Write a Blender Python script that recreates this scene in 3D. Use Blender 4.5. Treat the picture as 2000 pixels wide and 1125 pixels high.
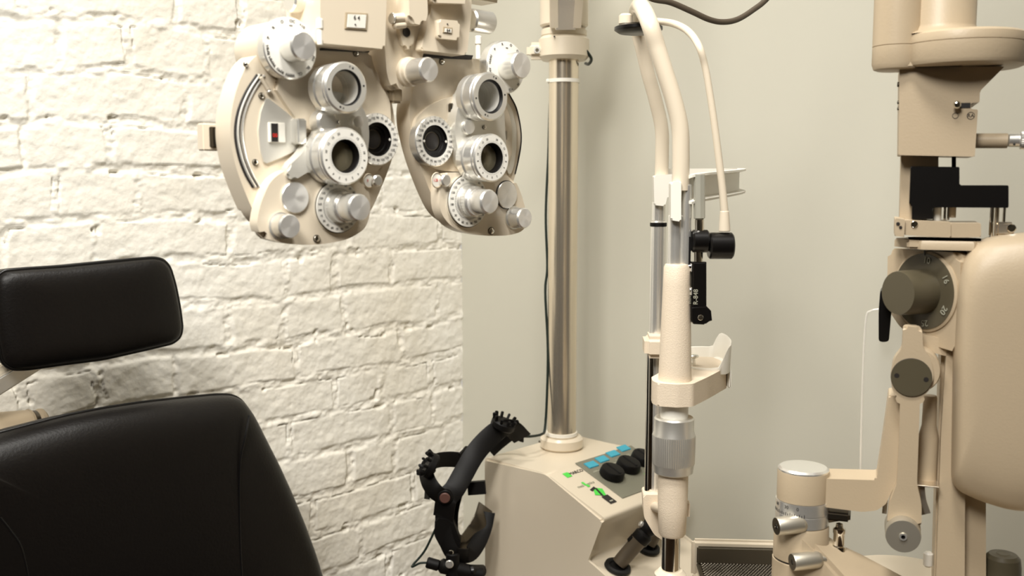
import bpy, bmesh, math, random
import numpy as np
from mathutils import Vector, Matrix, Euler
for o in list(bpy.data.objects): bpy.data.objects.remove(o)
SC = bpy.context.scene
COL = SC.collection
pi = math.pi; R = math.radians
random.seed(7)

# ------------------------------------------------------------ camera
W_PX, H_PX = 2000, 1125
F = 1944.0
PITCH = R(6.3)
CAM = Vector((0, 0, 1.2))
cd = bpy.data.cameras.new('camera'); cam = bpy.data.objects.new('camera', cd); COL.objects.link(cam)
cd.sensor_width = 36; cd.lens = 36 * F / W_PX
cam.location = CAM; cam.rotation_euler = (pi/2 - PITCH, 0, 0)
cd.clip_start = .02
cd.dof.use_dof = True; cd.dof.focus_distance = 1.15; cd.dof.aperture_fstop = 8.5
SC.camera = cam
FW = Vector((0, math.cos(PITCH), -math.sin(PITCH)))
UPV = Vector((0, math.sin(PITCH), math.cos(PITCH)))
RT = Vector((1, 0, 0))
# ------------------------------------------------------------ world, exposure, lights
wd = bpy.data.worlds.new('world'); SC.world = wd; wd.use_nodes = True
wd.node_tree.nodes['Background'].inputs[0].default_value = (1, .93, .82, 1)
wd.node_tree.nodes['Background'].inputs[1].default_value = .3
SC.view_settings.view_transform = 'Standard'; SC.view_settings.look = 'None'
SC.view_settings.gamma = 1; SC.view_settings.use_curve_mapping = False
SC.view_settings.exposure = .92
def area(name, loc, target, size, power, color=(1, .97, .915), sy=None):
    l = bpy.data.lights.new(name, 'AREA'); l.energy = power; l.color = color; l.size = size
    if sy: l.shape = 'RECTANGLE'; l.size_y = sy
    o = bpy.data.objects.new(name, l); COL.objects.link(o); o.location = loc
    o.rotation_euler = (Vector(target) - Vector(loc)).to_track_quat('-Z', 'Y').to_euler()
    return o
area('ceiling_lamp_light', (-.52, -.42, 2.38), (-.36, 1.2, 1.08), .6, 7.4).data.spread = R(95)
area('ceiling_lamp_light_2', (.02, .30, 2.5), (-.15, 1.0, 1.0), .3, 5).data.spread = R(120)
area('ceiling_lamp_light_3', (-.30, 1.15, 2.58), (-.30, 1.15, 0), .4, 5).data.spread = R(130)

# ------------------------------------------------------------ helpers
def P(px, py, d): return CAM + d * (FW + (px - W_PX/2)/F*RT + (H_PX/2 - py)/F*UPV)
def depth(p): return (Vector(p) - CAM).dot(FW)
def lin(c):
    def f(x): return x/12.92 if x <= .04045 else ((x+.055)/1.055)**2.4
    return tuple(f(v/255) for v in c)
class Fr:
    """an upright local frame: x to the side, y away, z up"""
    def __init__(s, o, yaw):
        s.o = Vector(o); s.yaw = R(yaw)
        s.ex = Vector((math.cos(s.yaw), math.sin(s.yaw), 0)); s.ey = Vector((-math.sin(s.yaw), math.cos(s.yaw), 0))
    def w(s, p): return s.o + s.ex*p[0] + s.ey*p[1] + Vector((0, 0, p[2]))
    def l(s, q): q = Vector(q) - s.o; return Vector((q.dot(s.ex), q.dot(s.ey), q.z))
    def at(s, px, py, off=0.):
        r = P(px, py, 1) - CAM
        t = (off - (CAM - s.o).dot(s.ey)) / r.dot(s.ey)
        return s.l(CAM + r*t)
    def rad(s, p, rpx): return rpx * depth(s.w(p)) / F
    def poly(s, pts, off=0.): 
        return [(q.x, q.z) for q in (s.at(a, b, off) for a, b in pts)]
    def empty(s, name, label, cat, group=None):
        o = bpy.data.objects.new(name, None); COL.objects.link(o); o.empty_display_size = .05
        o.location = s.o; o.rotation_euler = (0, 0, s.yaw); tag(o, label, cat, group); return o
def tag(o, label=None, cat=None, group=None, kind=None):
    if label: o['label'] = label
    if cat: o['category'] = cat
    if group: o['group'] = group
    if kind: o['kind'] = kind
    return o

def mat(name, rgb, rough=.5, metal=0., bump=0., bscale=200., coat=0., trans=0., aniso=0., spec=.5, alpha=1., emit=None, tangent=None, var=0., vscale=8., ior=1.45, bdist=.001):
    m = bpy.data.materials.new(name); m.use_nodes = True; nt = m.node_tree; b = nt.nodes['Principled BSDF']
    c = lin(rgb)
    b.inputs['Base Color'].default_value = (*c, 1); b.inputs['Roughness'].default_value = rough; b.inputs['Metallic'].default_value = metal
    b.inputs['Coat Weight'].default_value = coat; b.inputs['Coat Roughness'].default_value = .15
    b.inputs['Transmission Weight'].default_value = trans; b.inputs['Specular IOR Level'].default_value = spec
    b.inputs['Alpha'].default_value = alpha; b.inputs['IOR'].default_value = ior
    tc = nt.nodes.new('ShaderNodeTexCoord')
    if var:
        n = nt.nodes.new('ShaderNodeTexNoise'); n.inputs['Scale'].default_value = vscale; n.inputs['Detail'].default_value = 4
        nt.links.new(tc.outputs['Object'], n.inputs['Vector'])
        mx = nt.nodes.new('ShaderNodeMix'); mx.data_type = 'RGBA'
        mx.inputs['A'].default_value = (*[max(0, v*(1-var)) for v in c], 1); mx.inputs['B'].default_value = (*[min(1, v*(1+var*.6)) for v in c], 1)
        nt.links.new(n.outputs['Fac'], mx.inputs['Factor']); nt.links.new(mx.outputs['Result'], b.inputs['Base Color'])
    if bump:
        n = nt.nodes.new('ShaderNodeTexNoise'); n.inputs['Scale'].default_value = bscale; n.inputs['Detail'].default_value = 3
        nt.links.new(tc.outputs['Object'], n.inputs['Vector'])
        bp = nt.nodes.new('ShaderNodeBump'); bp.inputs['Strength'].default_value = bump; bp.inputs['Distance'].default_value = bdist
        nt.links.new(n.outputs['Fac'], bp.inputs['Height']); nt.links.new(bp.outputs['Normal'], b.inputs['Normal'])
    if aniso:
        b.inputs['Anisotropic'].default_value = aniso
        t = nt.nodes.new('ShaderNodeTangent'); t.direction_type = 'RADIAL'; t.axis = tangent or 'Y'
        nt.links.new(t.outputs['Tangent'], b.inputs['Tangent'])
    return m
M = {}
M['beige'] = mat('beige_enamel', (224, 211, 189), .32, coat=.25, var=.03)
M['beige2'] = mat('beige_textured_enamel', (226, 210, 187), .5, bump=.35, bscale=900, var=.03)
M['tan'] = mat('tan_enamel', (187, 169, 142), .42, bump=.12, bscale=500, var=.04)
M['beige_dark'] = mat('grey_beige_enamel', (172, 156, 130), .35)
M['silver'] = mat('satin_aluminium', (236, 234, 228), .27, .76)
M['spun'] = mat('spun_aluminium', (244, 242, 238), .32, .68, aniso=.8)
M['matsil'] = mat('pale_satin_silver', (228, 225, 216), .42, .55)
M['chrome'] = mat('chrome', (225, 222, 215), .09, 1.)
M['steel'] = mat('brushed_steel', (228, 216, 196), .2, .85)
M['darksteel'] = mat('dark_steel', (92, 86, 76), .28, .9)
M['white'] = mat('white_plastic', (240, 236, 225), .35)
M['dial'] = mat('white_dial', (238, 235, 226), .4)
M['ink'] = mat('black_ink', (38, 34, 32), .5)
M['red'] = mat('red_ink', (215, 50, 40), .5)
M['black'] = mat('black_plastic', (13, 11, 10), .5, spec=.25)
M['blackmet'] = mat('black_anodised_metal', (17, 15, 14), .3, .2)
M['rubber'] = mat('black_rubber', (20, 19, 18), .6)
M['leather'] = mat('black_leather', (15, 12, 10), .42, bump=.3, bscale=260, var=.2, vscale=5, spec=.3)
M['piping'] = mat('black_piping', (11, 10, 10), .3)
M['glass'] = mat('lens_glass', (150, 146, 130), .03, alpha=.08)
M['glass2'] = mat('reflection_grey_lens_glass', (128, 120, 98), .04, alpha=.8, spec=.8)  # grey of the lens reflections is put into the glass colour
M['wheel'] = mat('satin_wheel_metal', (226, 223, 215), .36, .8)
M['dull_dim'] = mat('dull_dimmed_aluminium', (196, 190, 176), .42, .8)  # rougher aluminium, its colour greyed to carry the dim light
M['traymetal'] = mat('dark_tray_metal', (84, 76, 62), .5, .3)
M['shield'] = mat('clear_acrylic', (225, 225, 220), .03, alpha=.06)
M['shield_edge'] = mat('acrylic_edge', (235, 230, 220), .15, alpha=.45)
M['clear'] = mat('frosted_clear_plastic', (190, 188, 175), .25, trans=.4)
M['olive'] = mat('dark_olive_plastic', (84, 77, 60), .38)
M['greytext'] = mat('pale_grey_ink', (170, 168, 150), .5)
M['panel'] = mat('grey_membrane_panel', (126, 124, 108), .45)
M['cyan'] = mat('cyan_button', (62, 168, 192), .35)
M['green'] = mat('green_print', (85, 215, 80), .5)
M['darkcable'] = mat('grey_brown_cable', (84, 74, 62), .5)
M['greencable'] = mat('dark_green_cable', (22, 34, 28), .45)
M['pinkbrown'] = mat('copper_pad', (92, 62, 54), .5)
M['gunmetal'] = mat('gunmetal_grip', (92, 82, 68), .45, .3)

def axm(p, d, up=(0, 0, 1)):
    """matrix: local Z along d, origin p, local Y as near up as possible"""
    z = Vector(d).normalized(); u = Vector(up)
    if abs(z.dot(u)) > .98: u = Vector((0, 1, 0))
    x = u.cross(z).normalized(); y = z.cross(x)
    m = Matrix((x, y, z)).transposed().to_4x4(); m.translation = Vector(p); return m
def front(p): return axm(p, (0, -1, 0))
_txt = {}
def text_verts(s):
    if s in _txt: return _txt[s]
    cu = bpy.data.curves.new('t', 'FONT'); cu.body = s; cu.size = 1.4; cu.align_x = 'CENTER'; cu.align_y = 'CENTER'; cu.resolution_u = 3; cu.extrude = .03
    o = bpy.data.objects.new('t', cu); me = bpy.data.meshes.new_from_object(o)
    r = ([v.co.copy() for v in me.vertices], [tuple(p.vertices) for p in me.polygons])
    bpy.data.objects.remove(o); bpy.data.curves.remove(cu); bpy.data.meshes.remove(me)
    _txt[s] = r; return r
class MB:
    def __init__(s): s.bm = bmesh.new(); s.mats = []
    def mi(s, m):
        m = M[m] if isinstance(m, str) else m
        if m not in s.mats: s.mats.append(m)
        return s.mats.index(m)
    def merge(s, b, m, mtx=None):
        i = s.mi(m)
        for f in b.faces: f.material_index = i
        if mtx is not None: bmesh.ops.transform(b, matrix=mtx, verts=b.verts)
        bmesh.ops.recalc_face_normals(b, faces=b.faces)
        me = bpy.data.meshes.new('t'); b.to_mesh(me); b.free(); s.bm.from_mesh(me); bpy.data.meshes.remove(me); return s
    def box(s, c, size, m, bev=.002, seg=3, mtx=None, taper=None):
        b = bmesh.new(); bmesh.ops.create_cube(b, size=1)
        for v in b.verts:
            v.co = Vector((v.co.x*size[0], v.co.y*size[1], v.co.z*size[2]))
            if taper and v.co.z < 0: v.co.x *= taper[0]; v.co.y *= taper[1]
            v.co += Vector(c)
        if bev: bmesh.ops.bevel(b, geom=list(b.edges), offset=bev, segments=seg, affect='EDGES', clamp_overlap=True)
        return s.merge(b, m, mtx)
    def prism(s, pts, y0, y1, m, bev=.002, seg=3, mtx=None, rnd=0, both=False):
        """outline in local XZ, from y0 (near face) back to y1; near rim bevelled"""
        if rnd: pts = fillet(pts, rnd)
        b = bmesh.new(); n = len(pts)
        a = [b.verts.new((x, y0, z)) for x, z in pts]; c = [b.verts.new((x, y1, z)) for x, z in pts]
        fa = b.faces.new(a); fc = b.faces.new(c[::-1])
        for i in range(n): b.faces.new((a[i], c[i], c[(i+1) % n], a[(i+1) % n]))
        if bev:
            es = list(fa.edges) + (list(fc.edges) if both else [])
            bmesh.ops.bevel(b, geom=es, offset=bev, segments=seg, affect='EDGES', clamp_overlap=True)
        return s.merge(b, m, mtx)
    def lathe(s, prof, m, mtx=None, n=56, knurl=None):
        """prof: (r, h) or (r, h, 'k' for knurled); mats may be list per segment"""
        b = bmesh.new(); rings = []
        kn, kd = knurl or (0, 0)
        N = kn*2 if kn else n
        for p in prof:
            r, h = p[0], p[1]
            if r < 1e-6: rings.append([b.verts.new((0, 0, h))]); continue
            k = len(p) > 2
            rings.append([b.verts.new(((r - (kd if k and i % 2 else 0))*math.cos(2*pi*i/N), (r - (kd if k and i % 2 else 0))*math.sin(2*pi*i/N), h)) for i in range(N)])
        seg = []
        for q in range(len(rings)-1):
            A, B = rings[q], rings[q+1]; mm = m[q] if isinstance(m, (list, tuple)) else m; idx = s.mi(mm)
            for i in range(N):
                j = (i+1) % N
                if len(A) == 1 and len(B) == 1: continue
                if len(A) == 1: f = b.faces.new((A[0], B[i], B[j]))
                elif len(B) == 1: f = b.faces.new((A[i], A[j], B[0]))
                else: f = b.faces.new((A[i], A[j], B[j], B[i]))
                f.material_index = idx
        if mtx is not None: bmesh.ops.transform(b, matrix=mtx, verts=b.verts)
        bmesh.ops.recalc_face_normals(b, faces=b.faces)
        me = bpy.data.meshes.new('t'); b.to_mesh(me); b.free(); s.bm.from_mesh(me); bpy.data.meshes.remove(me); return s
    def cyl(s, p0, p1, r, m, r2=None, bev=.001, n=40, knurl=None, cap=None):
        p0, p1 = Vector(p0), Vector(p1); L = (p1-p0).length; r2 = r if r2 is None else r2; k = ('k',) if knurl else ()
        bev = min(bev, r*.4, r2*.4, L*.3)
        pr = [(0, 0), (r-bev, 0), (r, bev)+k, (r2, L-bev)+k, (r2-bev, L), (0, L)]
        mm = [m]*4 + [cap or m]
        return s.lathe(pr, mm, axm(p0, p1-p0), n, knurl)
    def tube(s, pts, r, m, n=14, sm=6, flat=None, V=None, cap=True):
        """smooth tube through pts; r number or list; flat=(w,t) sweeps a flat band (V: thickness direction)"""
        pts = [Vector(p) for p in pts]; rr = r if isinstance(r, (list, tuple)) else [r]*len(pts)
        Q = []; RR = []
        if sm > 1 and len(pts) > 2:
            E = [2*pts[0]-pts[1]] + pts + [2*pts[-1]-pts[-2]]
            for i in range(len(pts)-1):
                a, b_, c, d = E[i:i+4]
                for k in range(sm):
                    t = k/sm
                    Q.append(.5*((2*b_)+(c-a)*t+(2*a-5*b_+4*c-d)*t*t+(3*b_-a-3*c+d)*t**3)); RR.append(rr[i]*(1-t)+rr[i+1]*t)
            Q.append(pts[-1]); RR.append(rr[-1])
        else: Q, RR = pts, rr
        b = bmesh.new(); rings = []; prev = None
        for i, p in enumerate(Q):
            t = (Q[min(i+1, len(Q)-1)] - Q[max(i-1, 0)]).normalized()
            if V is not None: u = t.cross(Vector(V)).normalized()
            elif prev is None: u = t.orthogonal().normalized()
            else: u = (prev - t*prev.dot(t)).normalized()
            prev = u; v = t.cross(u)
            if flat:
                w_, th = flat; w_ *= RR[i]; c_ = [(-w_/2, -th/2*.6), (-w_/2*.94, -th/2), (w_/2*.94, -th/2), (w_/2, -th/2*.6), (w_/2, th/2*.6), (w_/2*.94, th/2), (-w_/2*.94, th/2), (-w_/2, th/2*.6)]
                rings.append([b.verts.new(p+u*x+v*y) for x, y in c_])
            else: rings.append([b.verts.new(p + RR[i]*(u*math.cos(2*pi*k/n)+v*math.sin(2*pi*k/n))) for k in range(n)])
        for A, B in zip(rings, rings[1:]):
            K = len(A)
            for k in range(K): b.faces.new((A[k], A[(k+1) % K], B[(k+1) % K], B[k]))
        if cap: b.faces.new(rings[0][::-1]); b.faces.new(rings[-1])
        return s.merge(b, m)
    def text(s, txt, h, mtx, m='ink'):
        vs, fs = text_verts(txt); b = bmesh.new(); V = [b.verts.new((v.x*h, v.y*h, v.z*h)) for v in vs]
        for f in fs:
            try: b.faces.new([V[i] for i in f])
            except ValueError: pass
        return s.merge(b, m, mtx)
    def quad(s, x0, x1, y0, y1, z, m, mtx):
        b = bmesh.new(); h = z*.5
        b.faces.new([b.verts.new(c) for c in ((x0, y0, z), (x1, y0, z), (x1, y1, z), (x0, y1, z))])
        return s.merge(b, m, mtx)
    def build(s, name, parent=None, ang=35, label=None):
        me = bpy.data.meshes.new(name); s.bm.to_mesh(me); s.bm.free()
        for m in s.mats: me.materials.append(m)
        me.polygons.foreach_set('use_smooth', [True]*len(me.polygons))
        me.set_sharp_from_angle(angle=R(ang))
        o = bpy.data.objects.new(name, me); COL.objects.link(o)
        if parent: o.parent = parent
        if label: o['label'] = label
        return o
def fillet(pts, r, k=4):
    out = []; n = len(pts)
    for i in range(n):
        p = Vector(pts[i]).to_2d() if len(pts[i]) > 2 else Vector(pts[i]); a = Vector(pts[i-1]) - p; c = Vector(pts[(i+1) % n]) - p
        rr = min(r, a.length*.45, c.length*.45); A = p + a.normalized()*rr; C = p + c.normalized()*rr
        for j in range(k+1):
            t = j/k; q = A*(1-t)**2 + p*2*t*(1-t) + C*t*t; out.append((q.x, q.y))
    return out
def ticks(mb, mtx, r0, r1, n, h, a0=0, a1=360, wd=.0004, every=None, long=0, m='ink'):
    for i in range(n):
        a = R(a0 + (a1-a0)*i/n); rr0 = r0 - (long if every and i % every == 0 else 0)
        mm = mtx @ Matrix.Rotation(a, 4, 'Z')
        mb.quad(rr0, r1, -wd/2, wd/2, h, m, mm)
def ringtext(mb, mtx, words, r, h, size, a0=90, step=-30, m='ink', upright=False):
    for i, w in enumerate(words):
        if not w: continue
        a = R(a0+step*i)
        mm = mtx @ Matrix.Translation((r*math.cos(a), r*math.sin(a), h)) @ (Matrix.Rotation(0 if upright else a-pi/2, 4, 'Z'))
        mb.text(w, size, mm, m)
# ------------------------------------------------------------ the room
YR = 46.0
o0 = P(0, 348, 1.49); BW = Fr((o0.x, o0.y, 0), YR)             # brick wall: x along it, y into it
cx = BW.at(903, 700).x
corner = BW.w((cx, 0, 0))
BK = Fr(corner, YR-90)                                        # back wall: x along it towards the right
ROOM_H, LEN_U, LEN_N = 2.7, 4.2, 3.7
WH = mat('room_wall_paint', (160, 155, 145), .6)

def vnoise(x, y, seed):
    xi = np.floor(x).astype(np.int64); yi = np.floor(y).astype(np.int64); xf = x-xi; yf = y-yi
    def h(a, b):
        n = (a*374761393 + b*668265263 + seed*1442695041) & 0xffffffff
        n = ((n ^ (n >> 13))*1274126177) & 0xffffffff
        return ((n ^ (n >> 16)) & 0xffff)/65535.0
    u = xf*xf*(3-2*xf); v = yf*yf*(3-2*yf)
    return (h(xi, yi)*(1-u)+h(xi+1, yi)*u)*(1-v) + (h(xi, yi+1)*(1-u)+h(xi+1, yi+1)*u)*v
def fbm(x, y, seed, o=4):
    r = 0; a = .5
    for i in range(o): r = r + a*vnoise(x*2**i, y*2**i, seed+i*17); a *= .5
    return r
def brick_height(u, z):
    ch, bl = .0785, .250
    uu = u + (fbm(u*9, z*12, 3, 4)-.47)*.030; zz = z + (fbm(u*5, z*7, 9, 4)-.47)*.034
    row = np.floor((zz-1.289)/ch); fz = (zz-1.289)/ch - row
    off = np.where(row % 2 == 0, .0, .5) + ((np.sin(row*12.9898)*43758.5453) % 1)*.36
    q = (uu-.05)/bl + off; col = np.floor(q)
    hh = (np.sin(col*78.233+row*37.719)*43758.5453) % 1
    split = (hh > .66); fx = q-col
    dx = np.minimum(fx, 1-fx)*bl
    dx = np.where(split, np.minimum(dx, np.abs(fx-.46)*bl), dx)
    dz = np.minimum(fz, 1-fz)*ch
    dxe = dx + .002*(fbm(u*30, z*30, 5, 2))
    jw = .0042 + .0090*fbm(u*11, z*11, 31, 2)          # half width of the smeared joint
    d = np.minimum(dxe, dz) - jw + (fbm(u*70, z*70, 33, 2)-.4)*.003
    g = np.clip(d/.0075+.5, 0, 1); g = g*g*(3-2*g)
    per = ((np.sin(col*12.1+row*91.7)*9631.17) % 1 - .5)
    face = per*.0014 + (fbm(u*12, z*14, 51, 3)-.45)*.0038 + (fbm(u*60, z*70, 52, 4)-.45)*.0036
    l1 = fbm(u*38, z*60, 61, 4)
    mort = -.0012 + (l1-.45)*.0125 + (fbm(u*8, z*8, 66, 2)-.5)*.006 + (fbm(u*120, z*150, 67, 2)-.4)*.0035
    h = mort*(1-g) + face*g
    n1 = fbm(u*10+5, z*18, 71, 3)
    below = (fz > .5)                                   # upper part of each brick: crack under the joint
    crack = np.clip(1-np.abs(d-.0005)/.0014, 0, 1)*np.clip((n1-.47)/.05, 0, 1)*np.where(below, 1., .35)
    h = h - crack*.0075
    pit = np.clip((fbm(u*34, z*34, 81, 2)-.575)/.05, 0, 1)*np.clip(1-np.abs(d)/.006, 0, 1)
    h = h - pit*.012
    return h
def paint_brick():
    m = mat('white_painted_brick', (236, 232, 221), .55, spec=.4)
    nt = m.node_tree; b = nt.nodes['Principled BSDF']; tc = nt.nodes.new('ShaderNodeTexCoord')
    n1 = nt.nodes.new('ShaderNodeTexNoise'); n1.inputs['Scale'].default_value = 95; n1.inputs['Detail'].default_value = 6
    n2 = nt.nodes.new('ShaderNodeTexNoise'); n2.inputs['Scale'].default_value = 3.2; n2.inputs['Detail'].default_value = 5
    for n in (n1, n2): nt.links.new(tc.outputs['Object'], n.inputs['Vector'])
    bp = nt.nodes.new('ShaderNodeBump'); bp.inputs['Strength'].default_value = .6; bp.inputs['Distance'].default_value = .0022
    nt.links.new(n1.outputs['Fac'], bp.inputs['Height']); nt.links.new(bp.outputs['Normal'], b.inputs['Normal'])
    rp = nt.nodes.new('ShaderNodeValToRGB'); rp.color_ramp.elements[0].position = .3; rp.color_ramp.elements[1].position = .65
    rp.color_ramp.elements[0].color = (*lin((226, 220, 206)), 1); rp.color_ramp.elements[1].color = (*lin((238, 235, 226)), 1)
    nt.links.new(n2.outputs['Fac'], rp.inputs['Fac']); nt.links.new(rp.outputs['Color'], b.inputs['Base Color'])
    return m
def brick_wall():
    s = .0022
    us = np.concatenate([np.linspace(cx-LEN_U, -.35, 30, endpoint=False), np.arange(-.35, cx, s), [cx]])
    zs = np.concatenate([np.linspace(0, .12, 4, endpoint=False), np.arange(.12, 1.82, s), np.linspace(1.82, ROOM_H, 12)])
    U, Z = np.meshgrid(us, zs); H = brick_height(U, Z)
    n, k = U.shape
    X = BW.o.x + BW.ex.x*U - BW.ey.x*H; Y = BW.o.y + BW.ex.y*U - BW.ey.y*H
    co = np.stack([X, Y, Z], -1).reshape(-1, 3)
    i = np.arange(n*k).reshape(n, k); q = np.stack([i[:-1, :-1], i[:-1, 1:], i[1:, 1:], i[1:, :-1]], -1).reshape(-1, 4)
    me = bpy.data.meshes.new('wall_left'); me.vertices.add(len(co)); me.vertices.foreach_set('co', co.ravel())
    me.loops.add(q.size); me.loops.foreach_set('vertex_index', q.ravel().astype(np.int32))
    me.polygons.add(len(q)); me.polygons.foreach_set('loop_start', np.arange(0, q.size, 4, dtype=np.int32))
    me.update(calc_edges=True); me.polygons.foreach_set('use_smooth', [True]*len(q))
    me.materials.append(paint_brick())
    o = bpy.data.objects.new('wall_left', me); COL.objects.link(o)
    tag(o, 'white painted rough brick wall behind the chair', kind='structure')
brick_wall()
def slab(name, fr, x0, x1, z0, z1, y0, y1, m, label):
    mb = MB(); c = ((x0+x1)/2, (y0+y1)/2, (z0+z1)/2); mb.box(c, (abs(x1-x0), abs(y1-y0), abs(z1-z0)), m, bev=0)
    o = mb.build(name); o.location = fr.o; o.rotation_euler = (0, 0, fr.yaw); tag(o, label, kind='structure'); return o
GW = mat('grey_green_wall_paint', (200, 197, 183), .55, bump=.05, bscale=300, var=.015)
slab('wall_back', BK, 0.0, LEN_N, 0, ROOM_H, 0, .1, GW, 'smooth grey-green painted wall behind the instruments')
slab('wall_right', BK, LEN_N, LEN_N+.1, 0, ROOM_H, -LEN_U, .1, WH, 'plain wall to the right, outside the picture')
slab('wall_front', BK, 0.0, LEN_N, 0, ROOM_H, -LEN_U-.1, -LEN_U, WH, 'plain wall behind the camera')
slab('floor', BK, 0.0, LEN_N, -.1, 0, -LEN_U, 0, mat('brown_floor', (92, 72, 54), .45, var=.15, vscale=3), 'brown floor of the examination room')
slab('ceiling', BK, 0.0, LEN_N, ROOM_H, ROOM_H+.1, -LEN_U, 0, mat('ceiling_white', (232, 226, 212), .7), 'white ceiling above the room')
slab('contrast_door_1', BK, 1.2, 2.1, .01, 2.05, -LEN_U+.003, -LEN_U+.045, mat('contrast_door_brown', (52, 36, 26), .45), 'unseen dark brown door added behind the camera for contrast in reflections')  # unseen door, added to give the metal reflections dark contrast

# ------------------------------------------------------------ examination chair
def pillow(mb, pts, y0, bulge, m, rings=14, p=5., back=.03, mtx=None, shr=.985):
    b = bmesh.new(); n = len(pts); cxx = sum(q[0] for q in pts)/n; czz = sum(q[1] for q in pts)/n
    R_ = []
    for k in range(rings+1):
        f = math.sin(pi/2*(k/rings))
        y = y0 - bulge*(max(0, 1-f**p))**(1/2.2)
        if k == 0: R_.append([b.verts.new((cxx, y0-bulge, czz))])
        else: R_.append([b.verts.new((cxx+(x-cxx)*f, y, czz+(z-czz)*f)) for x, z in pts])
    R_.append([b.verts.new((cxx+(x-cxx)*(1+shr)/2, y0+back*.6, czz+(z-czz)*(1+shr)/2)) for x, z in pts])
    R_.append([b.verts.new((cxx+(x-cxx)*shr, y0+back, czz+(z-czz)*shr)) for x, z in pts])
    R_.append([b.verts.new((cxx+(x-cxx)*.9, y0+back+.012, czz+(z-czz)*.9)) for x, z in pts])
    for A, B in zip(R_, R_[1:]):
        for i in range(n):
            j = (i+1) % n
            if len(A) == 1: b.faces.new((A[0], B[i], B[j]))
            else: b.faces.new((A[i], B[i], B[j], A[j]))
    b.faces.new(R_[-1])
    return mb.merge(b, m, mtx)
def chair():
    CH = Fr(P(170, 620, 1.4), YR); CH.o.z = 0.0
    root = CH.empty('exam_chair', 'black leather examination chair with separate headrest against the white brick wall', 'chair')
    # headrest
    hp = [(-12, 560), (-8, 542), (4, 530), (40, 526), (120, 521), (200, 513), (270, 506), (300, 504), (318, 508), (330, 522), (340, 555), (349, 600), (354, 640), (350, 658), (336, 669), (290, 680), (200, 700), (120, 710), (50, 720), (20, 720), (2, 706), (-5, 670), (-11, 610)]
    pts = CH.poly(hp, 0)
    pts2 = fillet(pts, .01, 3)
    mb = MB(); pillow(mb, pts2, 0, .022, 'leather', back=.042)
    h = mb.build('headrest', root, 60)
    def pipe(poly, y, r, par):
        t = MB(); q = [(x, y, z) for x, z in poly]; q.append(q[0]); t.tube(q, r, 'piping', n=8, sm=2, cap=False); return t.build('piping', par, 80)
    pipe(pts2, -.002, .003, h); None
    # headrest bracket: flat slanted bar under headrest going back-left-down
    mb = MB()
    a = CH.at(-60, 790, .06); b = CH.at(75, 705, .06)
    dv = (b-a).normalized(); mb.box((0, 0, (b-a).length/2), (.022, .012, (b-a).length), 'silver', bev=.002, mtx=axm(a, dv, (0, 1, 0)))
    a2 = CH.at(-60, 770, .07); b2 = CH.at(40, 700, .07)
    mb.box((0, 0, (b2-a2).length/2), (.02, .01, (b2-a2).length), 'beige', bev=.002, mtx=axm(a2, b2-a2, (0, 1, 0)))
    mb.build('headrest_bar', root, label='flat silver and beige headrest bars')
    # backrest
    top = [(0, 845), (60, 829), (130, 811), (200, 797), (280, 785), (360, 776), (425, 770), (452, 771), (470, 780), (490, 806), (512, 850), (540, 905), (565, 960), (590, 1020), (612, 1080), (630, 1140), (645, 1210)]
    tp = CH.poly(top, -.03)
    # complete the shape beyond the frame: mirror about the middle of the top
    xm = CH.at(170, 800, -.03).x
    left = [(-1*(x-xm)+xm, z) for x, z in tp[6:]][::-1]
    topl = CH.poly([(-60, 862), (-110, 880)], -.03)[::-1]
    zb = min(z for x, z in tp)-.10
    pts = left + topl + tp
    xs = [p[0] for p in pts]
    pts = pts + [(tp[-1][0]-.01, zb), (left[0][0]+.01, zb)]
    pts = fillet(pts, .012, 2)
    mb = MB(); pillow(mb, pts, -.03, .05, 'leather', rings=18, p=7., back=.06, shr=.90)
    bk = mb.build('backrest', root, 60)
    pipe(pts, -.030, .0022, bk)
    # seams
    for sm_ in ([(487, 812), (480, 850), (471, 890), (468, 930), (468, 1000), (470, 1080), (474, 1150)], [(0, 1010), (20, 1035), (40, 1065), (52, 1110), (60, 1160)]):
        mb = MB(); 
        q = [CH.at(x, y, -.0792 if y > 840 else -.072) for x, y in sm_]
        mb.tube(q, .0018, 'piping', n=8, sm=5); mb.build('seam', bk)
    # rear mount: beige arm end with dark band
    mb = MB(); zc = CH.at(40, 840, .12)
    a = CH.at(-160, 858, .10); b = CH.at(62, 838, .10); e = CH.at(86, 836, .10)
    r = CH.rad(b, 40)
    mb.cyl(a, b, r*.95, 'tan', bev=.002); mb.cyl(b, b+(e-b)*.35, r*.9, 'darksteel'); mb.cyl(b+(e-b)*.35, e, r*.97, 'tan', bev=.008)
    mb.cyl(b+(e-b)*-.35, b+(e-b)*-.2, r*.99, 'beige_dark')
    mb.cyl(CH.at(42, 846, .10-r), CH.at(42, 846, .10-r-.004), CH.rad(zc, 10), 'silver')
    mb.build('rear_pivot', root, label='beige pivot arm with a dark band')
    # unseen lower chair: seat, column, base
    mb = MB(); mb.prism(fillet([(xm-.26, .46), (xm+.26, .46), (xm+.26, .56), (xm-.26, .56)], .03), -.56, .03, 'leather', bev=.02, both=True); mb.build('seat', root)
    mb = MB(); mb.cyl((xm, -.25, .04), (xm, -.25, .46), .07, 'beige'); mb.build('column', root)
    mb = MB(); mb.cyl((xm, -.25, 0), (xm, -.25, .05), .26, 'beige', bev=.015); mb.build('base', root)
    mb = MB(); mb.box((xm, .055, (zb+.5)/2), (.10, .03, .5), 'beige', bev=.008); mb.box((xm, .05, zb+.22), (.06, .03, .4), 'beige', bev=.008); mb.build('back_bracket', root)
chair()
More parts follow.
